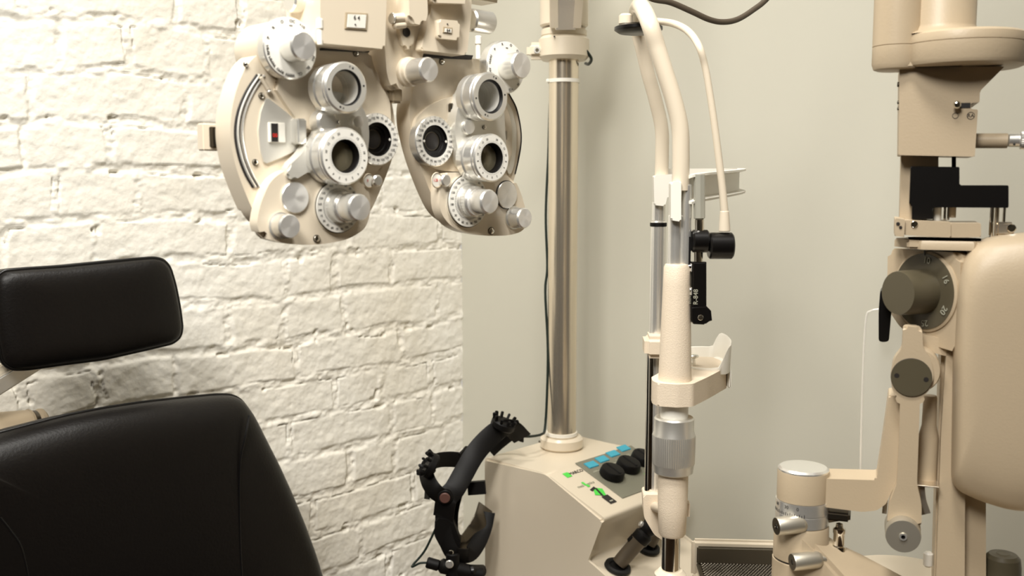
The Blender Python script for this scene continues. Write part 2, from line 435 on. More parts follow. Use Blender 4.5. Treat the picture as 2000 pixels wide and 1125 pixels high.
# ------------------------------------------------------------ phoropter
def phoropter():
    PF = Fr(P(850, 276, .91), 44.0)
    root = PF.empty('phoropter', 'cream phoropter with silver lens rings and dials hanging in front of the brick wall', 'phoropter')
    def body(name, px, y0, y1, m, bev=.003, rnd=.006, par=root, label=None, seg=4):
        mb = MB(); mb.prism(PF.poly(px, y0), y0, y1, m, bev, seg, rnd=rnd, both=True); return mb.build(name, par, label=label)
    def ctr(px, py, off, rpx):
        c = PF.at(px, py, off); return c, PF.rad(c, rpx)
    def knob(name, c, r, y0, y1, par=root, cone=0, m='silver', knurl=60, face='spun', label=None, kd=.0005, base=None):
        mb = MB(); mt = front((c.x, y0, c.z)); L = y0-y1
        b = min(.0012, r*.1)
        prof = [(r*.98, 0), (r, .0004), (r, L*.12), (r, L*.16, 'k'), (r, L-b-.0012, 'k'), (r, L-b-.0008), (r-b, L), (0, L+cone)]
        mb.lathe(prof, [m]*6 + [face], mt, knurl=(knurl, kd)); return mb.build(name, par, 40, label)
    def screw(px, py, off, rpx, par=root, m='chrome'):
        c, r = ctr(px, py, off, rpx); mb = MB(); mt = front(c)
        mb.lathe([(r*1.25, 0), (r*1.25, .0006), (r*1.05, .0006), (r*.95, .0014), (r*.5, .0019), (r*.16, .0019), (r*.14, .0008), (0, .0008)], [M['darksteel'], M['darksteel'], m, m, m, 'ink', 'ink'], mt, n=20); mb.build('screw', par)
    def ring(px, py, rpx, hole, off, base, inner, glass, name='lens_ring', face='white', blk=None, marks=None, label=None):
        c, r = ctr(px, py, off, rpx); L = base-off; k = r/rpx; h = hole*k; mt = front((c.x, base, c.z)); bk = (blk or hole-4)*k
        mb = MB()
        prof = [(r*.93, 0), (r*.97, .001), (r*.97, L*.30), (r*.90, L*.34), (r*.90, L*.40), (r*.985, L*.44), (r*.985, L*.80), (r*.96, L*.83), (r, L*.88), (r, L-.0012), (r-.0014, L), (h, L), (h-.0006, L-.0006), (bk, L-.003), (bk*.985, L*.5), (bk*.98, .002)]
        mm = ['silver']*10 + [face, 'black', 'black', inner, inner]
        mb.lathe(prof, mm, mt, n=72)
        if marks: marks(mb, mt, r, h, L)
        o = mb.build(name, root, 30, label)
        g = MB(); gp = front((c.x, base - L*(.72 if glass == 'glass2' else .35), c.z)); g.lathe([(0, .0016), (bk*.5, .0012), (bk*.97, 0)], glass, gp, n=40)
        g.lathe([(bk*.97, 0), (bk*.5, -.0012), (0, -.0016)], glass, gp, n=40); g.build('lens', o)
        return o, c, r
    def aperture(px, py, rpx, hole, off, base, flip=1):
        c, r = ctr(px, py, off, rpx); L = base-off; h = hole*r/rpx; mt = front((c.x, base, c.z)); mb = MB()
        mb.lathe([(r*.97, 0), (r, .001), (r, L-.0008), (r-.0008, L), (h, L), (h-.0004, L-.001), (h*.97, L*.75), (h*.8, L*.72), (h*.78, .0066), (h*.6, .0064), (h*.6, .0056), (0, .0056)],
                 ['silver', 'silver', 'silver', 'dial', 'black', 'black', 'blackmet', 'black', 'blackmet', 'black', 'ink'], mt, n=72)
        hh = L+.0001
        ticks(mb, mt, r*.90, r*.985, 24, hh, wd=.0003)
        w = ['90', '75', '60', '45', '30', '15', '180', '165', '150', '135', '120', '105']
        ringtext(mb, mt, w, r*.83, hh, r*.088, 90, -15 if False else -30, upright=False) if False else None
        W24 = ['90', '75', '60', '45', '30', '15', '180', '165', '150', '135', '120', '105']*2
        ringtext(mb, mt, W24, r*.81, hh, r*.098, 90, -15, upright=True)
        o = mb.build('aperture_dial', root, 30, label='white protractor dial around a black viewing aperture')
        for a in (0, 180):      # white pointer marks inside
            q = MB(); mq = mt @ Matrix.Translation((math.cos(R(a))*h*.88, math.sin(R(a))*h*.88, L-.0002))
            q.lathe([(0, .0006), (.0013, .0004), (.0013, 0)], 'white', mq, n=4); q.build('pointer', o)
        for a, rr in ((90, .93), (270, .93)):
            pass
        g = MB(); gp = mt @ Matrix.Translation((-.10*h, 0, .0068)); g.lathe([(0, .0006), (h*.45, .0004), (h*.52, 0), (h*.58, .0002), (h*.60, -.0004)], ['ink', 'ink', 'darksteel', 'darksteel'], gp, n=36); g.build('lens', o)
        return o
    def poddial(px, py, rpx, off, base, hub, m0=0):
        c, r = ctr(px, py, off, rpx); mt = front((c.x, base, c.z)); L = base-off; mb = MB()
        mb.lathe([(r*1.04, 0), (r*1.04, L*.6), (r, L*.6), (r, L), (r*.64, L), (r*.60, L+.002), (r*.56, L+.0022), (0, L+.0022)], ['silver', 'darksteel', 'dial', 'dial', 'silver', 'silver', 'matsil'], mt, n=72)
        hh = L+.00012
        ticks(mb, mt, r*.66, r*.735, 72, hh, wd=.00035, every=3, long=-.0)
        ringtext(mb, mt, ['45', '30', '15', '180', '165', '150', '135', '120', '105', '90', '75', '60']*2, r*.88, hh, r*.088, 52.5, -15, upright=True)
        o = mb.build('cylinder_axis_dial', root, 30)
        h1 = knob('axis_knob', c, r*.60, base-L-.002, base-L-hub[0], o, knurl=70)
        knob('power_knob', c, r*hub[2], base-L-hub[0], base-L-hub[1], o, knurl=56, cone=.001)
        return o
    # ---- left half
    LB = [(618, 92), (724, 92), (729, 130), (764, 190), (772, 240), (770, 300), (752, 350), (724, 415), (690, 450), (560, 460), (505, 435), (480, 380), (458, 320), (449, 265), (452, 215), (464, 165), (486, 118), (530, 90)]
    body('housing', LB, 0, .024, 'beige', .004, .012)
    body('rear_cover', [(560, 110), (700, 110), (765, 200), (745, 330), (690, 430), (540, 440), (470, 330), (470, 200)], .024, .04, 'beige', .004, .02)
    LP = [(560, 330), (528, 352), (508, 400), (501, 440), (512, 464), (560, 477), (620, 479), (680, 468), (712, 448), (722, 425), (724, 390), (715, 350), (650, 330)]
    body('lower_cover', LP, -.012, 0, 'beige', .004, .012)
    body('cam_cover', [(533, 163), (560, 145), (625, 128), (722, 122), (733, 150), (762, 195), (766, 290), (748, 335), (705, 338), (640, 250), (602, 262), (585, 240), (560, 205)], -.005, 0, 'beige', .003, .006)
    # housing drum behind the big dial
    c, r = ctr(566, 95, -.012, 57); mb = MB(); mb.cyl((c.x, .037, c.z), (c.x, -.010, c.z), r, 'beige', bev=.003, n=64); mb.build('dial_drum', root)
    def letterdial(px, py, rpx, off, th, words, a0, step, kr, kl):
        c, r = ctr(px, py, off, rpx); mt = front((c.x, off+th, c.z)); mb = MB()
        mb.lathe([(r*.98, 0), (r, .0008), (r, th-.001), (r-.001, th), (r*.80, th+.0004), (r*.5, th+.0006), (0, th+.0006)], ['silver', 'silver', 'silver', 'dial', 'dial', 'dial'], mt, n=80)
        ringtext(mb, mt, words, r*.86, th+.0005, r*.105, a0, step)
        mb.quad(-.0016, .0016, r*.70, r*.73, th+.0008, 'ink', mt)
        o = mb.build('selector_dial', root, 30)
        knob('selector_knob', c, r*kr, off-.0005, off-kl, o, knurl=50, cone=.0004, kd=.0002); return o
    letterdial(568, 94, 60, -.018, .010, ['+10', 'OC', 'O', 'R', 'P', 'RMH', 'WMH', 'RMV', 'WMV', 'GL', 'BL', 'PH', '1/2', ''], 60, 25.7, .47, .019)
    # inset window plate, slot and trim
    body('window_plate', [(521, 189), (535, 200), (579, 234), (583, 292), (553, 306), (517, 321), (509, 295), (505, 255), (510, 218)], -.0015, 0, 'matsil', .0008, .002, label='satin white window plate')
    def window(px, off, dark, txt, par=root):
        a = PF.at(px[0], px[1], off); b = PF.at(px[2], px[3], off); mb = MB(); cxx, czz = (a.x+b.x)/2, (a.z+b.z)/2; w = b.x-a.x; h = a.z-b.z
        mb.box((cxx, off, czz), (w, .002, h), 'white', bev=.0004)
        mb.box((cxx-w*.18, off-.0009, czz), (w*.40, .0012, h*.92), 'ink', bev=0)
        if txt: mb.text(txt, h*.2, front((cxx-w*.18, off-.0018, czz-h*.15)), 'red')
        mb.build('display_window', par)
    window((524, 239, 557, 279), -.002, 1, '00')
    mb = MB(); sl = [(502, 146), (480, 180), (464, 220), (459, 262), (466, 305), (479, 340), (494, 366)]
    q = [PF.at(x, y, -.0002) for x, y in sl]; mb.tube(q, .0010, 'ink', n=8, sm=5); mb.tube([PF.at(x+9, y, -.0002) for x, y in sl], .0006, 'ink', n=8, sm=5)
    mb.build('adjusting_slot', root)
    mb = MB(); mb.tube([PF.at(x+5, y, -.0002) for x, y in sl], .0012, 'matsil', n=8, sm=5); mb.tube([PF.at(x+14, y+1, -.0001) for x, y in sl], .0010, 'silver', n=8, sm=5); mb.build('slot_trim', root)
    a = PF.at(509, 150, -.002); b = PF.at(524, 176, -.002); mb = MB(); mb.cyl(a, b, .0016, 'beige'); mb.cyl(b, b+(b-a)*.15, .0022, 'silver'); mb.build('slot_lever', root)
    mb = MB(); a = PF.at(583, 257, -.006); mb.box(a, (.0085, .012, PF.rad(a, 49)), 'silver', bev=.0012); mb.build('clip', root)
    for x, y, r_ in ((695, 104, 5.5), (510, 187, 5), (498, 317, 5), (479, 126, 4)): screw(x, y, -.0002, r_)
    screw(618, 466, -.0122, 6)
    # ear on the left
    mb = MB(); a = PF.at(393, 240, .03); b = PF.at(440, 295, .03); w = .05
    mb.box((a.x+w/2, .033, (a.z+b.z)/2), (w, .010, a.z-b.z), 'beige', bev=.001)
    mb.box((a.x+w*.36, .0275, (a.z+b.z)/2), (w*.50, .002, (a.z-b.z)*.74), 'darksteel', bev=.0005)
    mb.box((a.x+w*.40, .0268, (a.z+b.z)/2), (w*.10, .002, (a.z-b.z)*.7), 'olive', bev=.0004)
    mb.build('level_window', root)
    # turret plate and swing arm
    body('turret_plate', [(690, 190), (716, 215), (722, 262), (716, 320), (690, 345), (640, 345), (612, 330), (575, 352), (561, 346), (563, 325), (590, 300), (606, 275), (622, 262), (632, 230), (628, 200), (650, 175)], -.016, -.004, 'matsil', .0016, .006, label='satin silver turret plate')
    c, r = ctr(640, 238, -.018, 24); mb = MB(); mb.cyl((c.x, -.004, c.z), (c.x, -.019, c.z), r, 'silver', bev=.002); mb.build('turret_hub', root)
    c, r = ctr(699, 238, -.021, 12.5); knob('small_knob', c, r, -.016, -.022, cone=.0005, knurl=40, kd=.0001)
    c, r = ctr(661, 238, -.019, 7); mb = MB(); mb.box((c.x, -.017, c.z), (r*2, .004, r*2), 'matsil', bev=.0008); mb.build('stop_block', root)
    screw(661, 238, -.0192, 3)
    def upmarks(mb, mt, r, h, L):
        for a in (0, 180, 60, 240): mb.lathe([(0, .0002), (.0009, .0001), (.0009, 0)], 'ink', mt @ Matrix.Translation((r*.82*math.cos(R(a+8)), r*.82*math.sin(R(a+8)), L)), n=12)
        for a in (90, 270): mb.text('P' if a == 90 else 'A', r*.09, mt @ Matrix.Translation((r*.82*math.cos(R(a-12)), r*.82*math.sin(R(a-12)), L+.0001)))
    def lowmarks(mb, mt, r, h, L):
        ticks(mb, mt, h*1.03, h*1.13, 60, L+.0001, wd=.00022)
        ringtext(mb, mt, ['', '20', '15', '12', '10', '8', '6', '4', '2', '0', '2', '4', '6', '8', '10', '12', '15', '20'], r*.80, L+.0001, r*.085, 90, -20)
    ring(677, 171, 50, 35, -.040, -.014, 'silver', 'glass', marks=upmarks, face='matsil', blk=32)
    ring(675, 305, 56, 33, -.040, -.014, 'blackmet', 'glass2', marks=lowmarks, face='dial', blk=30, name='prism_ring')
    aperture(738, 272, 51, 33, -.012, 0)
    poddial(662, 404, 50, -.016, -.012, (.013, .030, .52))
    c, r = ctr(577, 386, -.0135, 30.5); mb = MB(); mb.lathe([(r, 0), (r, .0015), (r-.0005, .002), (0, .0022)], ['silver', 'silver', 'spun'], front((c.x, -.012, c.z)), n=60); mb.build('cover_disc', root)
    c, r = ctr(563, 442, -.024, 24); knob('dispenser_knob', c, r, -.012, -.027, knurl=48, kd=.0003)
    mb = MB(); mb.lathe([(r*1.12, 0), (r*1.12, .001), (r, .001)], 'silver', front((c.x, -.012, c.z))); mb.build('knob_collar', root)
    # small oval windows
    def oval(px, py, off, txt, rr=14, tx='1.25'):
        c, r = ctr(px, py, off, rr); mb = MB(); mt = front((c.x, off, c.z)) @ Matrix.Diagonal((.9, 1, 1, 1))
        mb.lathe([(r*1.2, 0), (r*1.12, .0008), (r, .0002), (0, .0002)], ['beige', 'beige_dark', 'white'], mt, n=36)
        mb.text(txt, r*.42, mt @ Matrix.Translation((-r*.25, 0, .0004)), 'red'); mb.build('power_window', root, label='small oval window with a red number')
        mb = MB(); mb.cyl((c.x+r*1.25, off, c.z), (c.x+r*1.25, off-.005, c.z), r*.95, 'silver', bev=.0012); mb.build('window_hub', root)
    oval(720, 353, -.0125, '0', 12)
    # ---- right half
    RB = [(822, 106), (942, 116), (975, 150), (1000, 190), (1014, 225), (1018, 270), (1012, 320), (1000, 365), (965, 440), (905, 448), (861, 419), (838, 370), (815, 308), (800, 245), (799, 210), (808, 170), (815, 145)]
    body('housing', RB, 0, .019, 'beige', .0035, .012)
    body('rear_cover', [(830, 130), (930, 130), (985, 200), (990, 320), (940, 420), (890, 425), (850, 350), (825, 260)], .019, .036, 'beige', .004, .02)
    RP = [(935, 335), (860, 338), (857, 380), (860, 415), (878, 440), (903, 453), (948, 461), (994, 460), (1018, 453), (1030, 440), (1026, 405), (1016, 372), (1003, 345)]
    body('lower_cover', RP, -.012, 0, 'beige', .004, .010)
    body('cam_cover', [(812, 232), (835, 208), (868, 192), (905, 184), (955, 178), (985, 190), (1000, 240), (1000, 320), (960, 338), (862, 334), (832, 322), (815, 290), (808, 258)], -.004, 0, 'beige', .003, .010)
    mb = MB(); q = [PF.at(x, y, -.0004) for x, y in ((994, 183), (1008, 210), (1016, 245), (1018, 275), (1013, 310), (1006, 340))]; mb.tube(q, .0007, 'ink', n=8, sm=4); mb.build('edge_trim', root)
    body('shield_plate', [(985, 190), (1001, 215), (1009, 250), (1009, 290), (1004, 325), (996, 345), (985, 320)], -.002, 0, 'matsil', .0008, .004)
    window((974, 254, 990, 274), -.003, 1, None)
    letterdial(989, 131, 51, -.016, .011, ['+12', 'H', '', '', 'OC', 'O', 'R', 'P', 'WMV', 'RMV', 'WMH', ''], -75, 30, .50, .021)
    body('turret_plate', [(925, 163), (906, 172), (891, 222), (888, 262), (897, 306), (910, 335), (940, 345), (978, 335), (990, 300), (987, 260), (985, 215), (970, 180)], -.016, -.003, 'matsil', .0016, .006, label='satin silver turret plate')
    c, r = ctr(917, 248, -.020, 15); mb = MB(); mb.lathe([(r, 0), (r, .003), (r*.9, .0042), (0, .0048)], ['silver', 'silver', 'spun'], front((c.x, -.016, c.z)), n=50); mb.build('turret_button', root)
    for x, y, off, r_ in ((945.5, 248.5, -.0162, 3.4), (904, 216, -.0162, 4), (907, 281, -.0162, 4.5), (862.7, 120.6, -.0002, 5), (872, 214, -.0002, 6)): screw(x, y, off, r_)
    screw(959.5, 451, -.0122, 6)
    ring(958.4, 188.4, 47, 33, -.039, -.014, 'silver', 'glass', marks=upmarks, face='matsil', blk=29)
    ring(961, 308.5, 47, 29.5, -.041, -.014, 'blackmet', 'glass2', marks=lowmarks, face='dial', blk=27, name='prism_ring')
    aperture(850, 276, 49, 31.5, -.010, 0)
    mb = MB(); a = PF.at(886, 222, -.002); mb.box((a.x, -.004, a.z), (.016, .008, .018), 'darksteel', bev=.001); mb.build('hinge_block', root)
    poddial(916, 393, 50, -.016, -.012, (.012, .029, .47))
    c, r = ctr(990.7, 380.6, -.0135, 26.6); mb = MB(); mb.lathe([(r*1.06, 0), (r*1.06, .0006), (r, .0006), (r, .0015), (r-.0005, .002), (0, .0022)], ['ink', 'ink', 'silver', 'silver', 'spun'], front((c.x, -.012, c.z)), n=60); mb.build('cover_disc', root)
    c, r = ctr(1023, 426, -.026, 20); knob('dispenser_knob', c, r, -.012, -.028, knurl=48, kd=.0003)
    mb = MB(); mb.lathe([(r*1.15, 0), (r*1.15, .001), (r, .001)], 'silver', front((c.x, -.012, c.z))); mb.build('knob_collar', root)
    oval(853, 352, -.0125, '1.25', 13)
    # ---- upper carriage
    mb = MB(); Z = .02
    lb = PF.poly([(625, -70), (757, -60), (752, 96), (626, 84)], -.030); mb.prism(lb, -.030, .02, 'beige', .003, 4, both=True, rnd=.003)
    a = PF.at(697, 41, -.0302)
    mb.build('carriage', root)
    mb = MB(); mb.prism(PF.poly([(675, 24), (719, 26), (717, 60), (673, 57)], -.0305), -.0308, -.0290, 'beige_dark', .0006, 2); 
    mb.prism(PF.poly([(679, 27), (716, 29), (714, 56), (677, 54)], -.031), -.0312, -.029, 'white', .0004, 2)
    mb.text('6 4', .0035, front(PF.at(697, 35, -.0314))); mb.cyl(PF.at(694, 48, -.0312), PF.at(694, 48, -.0316), .0007, 'ink', bev=.0001)
    mb.build('distance_window', root)
    mb = MB(); mb.prism(PF.poly([(846, -60), (920, -60), (921, 25), (912, 108), (822, 98), (842, 20)], -.022), -.022, .02, 'beige', .003, 4, both=True, rnd=.003); mb.build('carriage', root)
    mb = MB(); mb.prism(PF.poly([(850, 38), (892, 42), (890, 80), (852, 76)], -.024), -.0285, -.022, 'beige', .003, 4, rnd=.003)
    mb.prism(PF.poly([(866, 52), (884, 54), (883, 66), (865, 64)], -.029), -.0292, -.028, 'beige_dark', .0004, 2)
    mb.prism(PF.poly([(869, 54), (883, 56), (882, 65), (868, 63)], -.0295), -.0295, -.028, 'white', .0004, 2)
    mb.text('64', .003, front(PF.at(876, 59.5, -.0297))); mb.cyl(PF.at(874, 47, -.0285), PF.at(874, 47, -.029), .0007, 'ink', bev=.0001)
    mb.build('level_window', root)
    mb = MB(); mb.prism(PF.poly([(842, -40), (905, -40), (912, 8), (845, 6)], -.030), -.032, .0, 'beige', .004, 4, both=True, rnd=.004); mb.build('spirit_level_cover', root)
    a = PF.at(924, 40, -.006); L = .022; mb = MB(); mb.cyl(a+Vector((-.004, 0, 0)), a+Vector((L, 0, 0)), PF.rad(a, 22), 'silver', bev=.0015, knurl=(60, .0002)); mb.build('distance_knob', root)
    a = PF.at(590, 4, .0); mb = MB(); mb.cyl(a+Vector((-.012, 0, 0)), a+Vector((.012, 0, 0)), PF.rad(a, 23), 'silver', bev=.0015, knurl=(60, .0002)); mb.cyl(a+Vector((.010, 0, 0)), a+Vector((.04, 0, 0)), PF.rad(a, 17), 'beige'); mb.build('distance_knob', root)
    for (x, y0, y1, y2, off) in ((624, 36, 58, 88, -.028), (934, 70, 88, 116, -.018)):
        mb = MB(); a, b, c = PF.at(x, y0, off), PF.at(x, y1, off), PF.at(x, y2, off); b.x = c.x = a.x
        mb.cyl(a, b, PF.rad(a, 7), 'white', bev=.001); mb.cyl(b, c, PF.rad(a, 5.5), 'white', bev=.0005); mb.build('lever_pin', root)
    for pp in ([(628, 88), (724, 91), (722, 102), (630, 98)], [(824, 99), (925, 108), (922, 116), (826, 112)]):
        mb = MB(); mb.prism(PF.poly(pp, -.004), -.004, .015, 'ink', .0005, 1); mb.build('carriage_gap', root)
    # centre bracket
    body('carriage_bracket', [(756, -70), (842, -70), (842, 20), (826, 112), (812, 140), (795, 165), (770, 180), (756, 150), (750, 80)], -.012, .022, 'beige', .006, .012)
    body('bracket_rib', [(783, -60), (812, -60), (812, 50), (806, 95), (790, 97), (780, 60)], -.017, -.012, 'beige', .003, .004)
    body('clamp_bar', [(797, -60), (832, -60), (836, 30), (828, 50), (800, 44)], -.030, -.017, 'beige', .003, .006)
    c, r = ctr(794, 63, -.0175, 9); mb = MB(); mb.lathe([(r, 0), (r, .0006), (r*.8, .0002), (0, .0002)], 'ink', front((c.x, -.0172, c.z)), n=30); mb.build('set_screw', root)
    a = PF.at(768, 36, -.02); b = PF.at(792, 34, -.02); mb = MB(); mb.cyl(a, b, .004, 'beige', bev=.001); mb.cyl(a+Vector((-.002, 0, 0)), a, .0048, 'silver'); mb.cyl(a+Vector((0, 0, -.006)), b+Vector((0, 0, -.006)), .003, 'beige', bev=.001); mb.build('hook', root)
    c, r = ctr(836, 136, -.040, 24); mb = MB()
    mb.lathe([(r*1.22, 0), (r*1.22, .004), (r*1.1, .005), (r*1.1, .009), (r*.95, .009)], 'beige', front((c.x, -.012, c.z))); mb.build('pivot_collar', root)
    knob('rotation_knob', c, r, -.018, -.042, knurl=60, kd=.0002)
    c = PF.at(769, 186, 0); mb = MB(); mb.box(c, (.012, .012, .014), 'beige_dark', bev=.002); mb.build('joint_block', root)
    # hanger going up out of the frame to the stand arm
    top = PF.at(800, -60, .005); mb = MB(); mb.cyl((top.x, .005, top.z-.03), (top.x, .005, top.z+.09), .014, 'silver'); 
    mb.box((top.x, .005, top.z-.01), (.20, .03, .018), 'beige', bev=.004); mb.build('hanger', root)
    return PF.w((top.x, .005, top.z+.09))
hang = phoropter()
# ------------------------------------------------------------ instrument stand
def stand():
    CF = Fr(P(943, 893, 1.71), YR-90)
    root = CF.empty('instrument_stand', 'cream instrument stand with a chrome pole and a sloped control panel in the corner', 'instrument stand')
    g = lambda x, y: CF.at(x, y, 0)
    A, B_, D, E = g(943, 893), g(1065, 927), g(1178, 1014), g(1142, 1096)
    zt = (A.z+B_.z)/2
    Wd = .228
    G = g(1235, 1165)
    zfl = -CF.o.z
    prof = [(A.x, zt), (B_.x, zt), (D.x, D.z), (D.x-.004, D.z-.012), (E.x, E.z), (G.x+.06, G.z-.03), (G.x+.06, G.z-.12), (.12, G.z-.2), (.12, zfl+.03), (0, zfl+.03)]
    mb = MB(); mb.prism(fillet(prof, .008, 3), 0, Wd, 'beige', .007, 4, both=True); cab = mb.build('cabinet', root, 40)
    mb = MB(); mb.box((.08, Wd/2, zfl+.02), (.36, .40, .04), 'beige_dark', bev=.01); mb.build('base', root)
    # panel on the slope
    sl = Vector((D.x-B_.x, 0, D.z-zt)); L = sl.length; ex = sl.normalized(); ey = Vector((0, 1, 0)); n = ey.cross(ex); n = -n if n.z < 0 else n
    # panel frame: X along away (y), Y up the slope, Z normal
    mt = Matrix((ey, -ex, ey.cross(-ex))).transposed().to_4x4(); mt.translation = Vector((B_.x, 0, zt)) + n*.0002
    if mt.to_3x3().col[2].z < 0: print('panel flip')
    def onp(px, py):      # picture point to panel coords
        o = CF.w(mt.translation); X = (CF.w(mt @ Vector((1, 0, 0)))-o); Y = (CF.w(mt @ Vector((0, 1, 0)))-o); N = X.cross(Y).normalized()
        r = P(px, py, 1)-CAM; t = (o-CAM).dot(N)/r.dot(N); q = CAM+r*t-o; return q.dot(X), q.dot(Y)
    print('PANEL', [tuple(round(v, 3) for v in onp(*p)) for p in ((1224, 855), (1178, 1014), (1128, 909), (1227, 867), (1216, 974))])
    u0, v0 = onp(1128, 909); u1, v1 = onp(1216, 974); uR, vR = onp(1227, 867); v0 = (v0+vR)/2; print('UV', u0, uR, v0, v1, 'L', L)
    mb = MB(); mb.box(((u0+uR)/2, (v0+v1)/2, .0006), (uR-u0, v0-v1, .0012), 'panel', bev=.0005, seg=1, mtx=mt); pan = mb.build('control_panel', root)
    nb = 4
    for i in range(nb):
        mb = MB(); w = (uR-u0)/4.6; x, y = onp(1154.5+21*i, 909-10.7*i)
        mb.box((x, y, .0016), (w*.78, .016, .0022), 'cyan', bev=.0018, seg=3, mtx=mt); mb.build('button', pan)
    mb = MB()
    for i in range(4):
        x, y = onp(1163+21*i, 921-10.7*i); mb.text('ON', .0038, mt @ Matrix.Translation((x, y, .0013)), 'greytext')
    for i in range(3):
        x, y = onp(1175+29*i, 918-14*i); mb.box((x, y, .0013), (.045, .0016, .0003), 'greytext', bev=0, mtx=mt)
    mb.build('panel_print', pan)
    for px, py in ((1190, 926), (1222, 911), (1250, 897)):
        x, y = onp(px+3, py+5); mb = MB(); km = mt @ Matrix.Translation((x, y, .001))
        r = .0212; mb.lathe([(r*.9, 0), (r, .003), (r, .006, 'k'), (r*.97, .012, 'k'), (r*.88, .0148), (r*.6, .0158), (0, .0160)], 'black', km, knurl=(14, .0006))
        mb.box((0, 0, .0160), (.004, r*1.5, .002), 'black', bev=.0008, mtx=km)
        mb.build('dial_knob', pan)
    # labels left of the panel
    def dec(px, py): 
        x, y = onp(px, py); return mt @ Matrix.Translation((x, y, .0004))
    mb = MB(); m1 = dec(1108, 928); mb.box((0, 0, 0), (.012, .012, .0004), 'green', bev=0, mtx=m1); mb.text('MARCO', .0068, m1 @ Matrix.Translation((.0225, 0, 0))); mb.build('green_square_logo', root)
    mb = MB(); m1 = dec(1143, 947); mb.text('med', .006, m1 @ Matrix.Translation((-.012, 0, 0)), 'greytext'); mb.text('optics', .006, m1 @ Matrix.Translation((.012, 0, 0)), 'greytext'); mb.box((0, .003, 0), (.005, .009, .0004), 'green', bev=.001, seg=1, mtx=m1); mb.box((.0025, -.004, 0), (.006, .006, .0004), 'green', bev=.001, seg=1, mtx=m1); mb.build('small_printed_logo', root)
    m1 = dec(1170, 962); mb = MB()
    tri = lambda pts, mm, h: mb.prism([(x, z) for x, z in pts], -h, 0, mm, 0, mtx=m1 @ Matrix.Rotation(pi/2, 4, 'X') @ Matrix.Scale(1, 4))
    def flat(pts, mm, h):
        b = bmesh.new(); b.faces.new([b.verts.new((x*1.3, y*1.3, h)) for x, y in pts]); mb.merge(b, mm, m1)
    flat([(-.010, -.002), (0, .011), (.011, .004), (.004, -.009)], 'green', .0002)
    flat([(-.008, .009), (.003, .012), (.003, .008), (-.007, .005)], 'ink', .0004); flat([(.001, .009), (.004, .008), (0, -.008), (-.003, -.006)], 'ink', .0005)
    flat([(-.005, -.008), (.007, -.008), (.007, -.024), (-.005, -.024)], 'ink', .0004); flat([(-.002, -.0205), (.004, -.0205), (.004, -.0185), (-.002, -.0185)], 'greytext', .0006)
    mb.build('arrow_logo', root)
    mb = MB(); x, y = onp(1261, 928); mb.box((0, 0, 0), (.004, .006, .0004), 'green', bev=0, mtx=mt @ Matrix.Translation((x, y, .0016))); mb.build('power_mark', pan)
    # pole
    pb = CF.l(P(1097, 866, 1.77)); pb.z = zt; pr = .0255
    ztop = CF.l(P(1104, 128, 1.77)).z
    def V(z): return Vector((pb.x, pb.y, z))
    mb = MB(); mb.cyl(V(zt), V(zt+.022), .038, 'beige', bev=.004, n=64); mb.cyl(V(zt+.012)+Vector((-.025, -.0275, 0)), V(zt+.012)+Vector((-.028, -.0305, 0)), .002, 'darksteel'); mb.build('pole_socket', root)
    mb = MB(); mb.cyl(V(zt+.01), V(ztop+.15), pr, 'steel', n=72); mb.build('pole', root)
    for z in (CF.l(P(1097, 845, 1.77)).z, CF.l(P(1104, 166, 1.77)).z):
        mb = MB(); mb.lathe([(pr, -.003), (pr+.002, -.003), (pr+.002, .003), (pr, .003)], 'white', Matrix.Translation(V(z))); mb.box(V(z)+Vector((-.012, -.026, 0)), (.006, .006, .006), 'white', bev=.001); mb.build('cable_tie', root)
    # collar
    zc0, zc1, zc2 = ztop, CF.l(P(1104, 70, 1.77)).z, CF.l(P(1104, -10, 1.77)).z
    mb = MB(); mb.cyl(V(zc0), V(zc1-.012), .043, 'beige', bev=.006, n=64); mb.cyl(V(zc1-.014), V(zc1), .039, 'beige', bev=.003, n=64); mb.build('collar', root)
    mb = MB(); ax = CF.l(CF.o+Vector((-.055, 0, 0)))
    e = V((zc0+zc1)/2-.006) + Vector((-.038, -.038, 0)); vd = Vector((math.cos(CF.yaw), -math.sin(CF.yaw), 0))   # world x in local
    cpt = V((zc0*.7+zc1*.3)) - vd*.046 ; fwd = CF.l(CF.o+Vector((0, -1, 0)))
    mb.box((0, 0, 0), (.035, .03, .028), 'beige', bev=.008, mtx=Matrix.Translation(cpt) @ Matrix.Rotation(-CF.yaw, 4, 'Z'))
    mb.cyl(cpt+fwd*.014, cpt+fwd*.0165, .006, 'silver'); mb.cyl(cpt+fwd*.0165, cpt+fwd*.017, .003, 'olive'); mb.build('collar_clamp', root)
    mb = MB(); mb.cyl(V(zc1+.003), V(zc2+.14), .041, 'beige', bev=.003, n=64); mb.box(V((zc1+zc0)/2+.008)+fwd*.043-vd*.018, (.002, .002, .002), 'ink', bev=0); mb.build('arm_hub', root)
    # arm going from the hub up towards the camera side and over to the phoropter
    a0 = V(zc1-.0)+fwd*.042; hp = CF.l(hang); elbow = V(zc2+.16)+fwd*.30 + vd*.06
    mb = MB(); mb.tube([a0+Vector((0, 0, -.004)), a0+fwd*.03+Vector((0, 0, .05)), a0+fwd*.10+vd*.006+Vector((0, 0, .13)), elbow], [1, 1, 1, 1], 'silver', flat=(.034, .02), V=fwd, sm=4)
    a1 = mb.build('arm_strut', root)
    mb = MB(); mb.tube([a0+fwd*.011+Vector((0, 0, .004)), a0+fwd*.041+Vector((0, 0, .055)), a0+fwd*.11+vd*.006+Vector((0, 0, .135))], [1, 1, 1], 'darksteel', flat=(.006, .002), V=fwd, sm=4); mb.build('groove', a1)
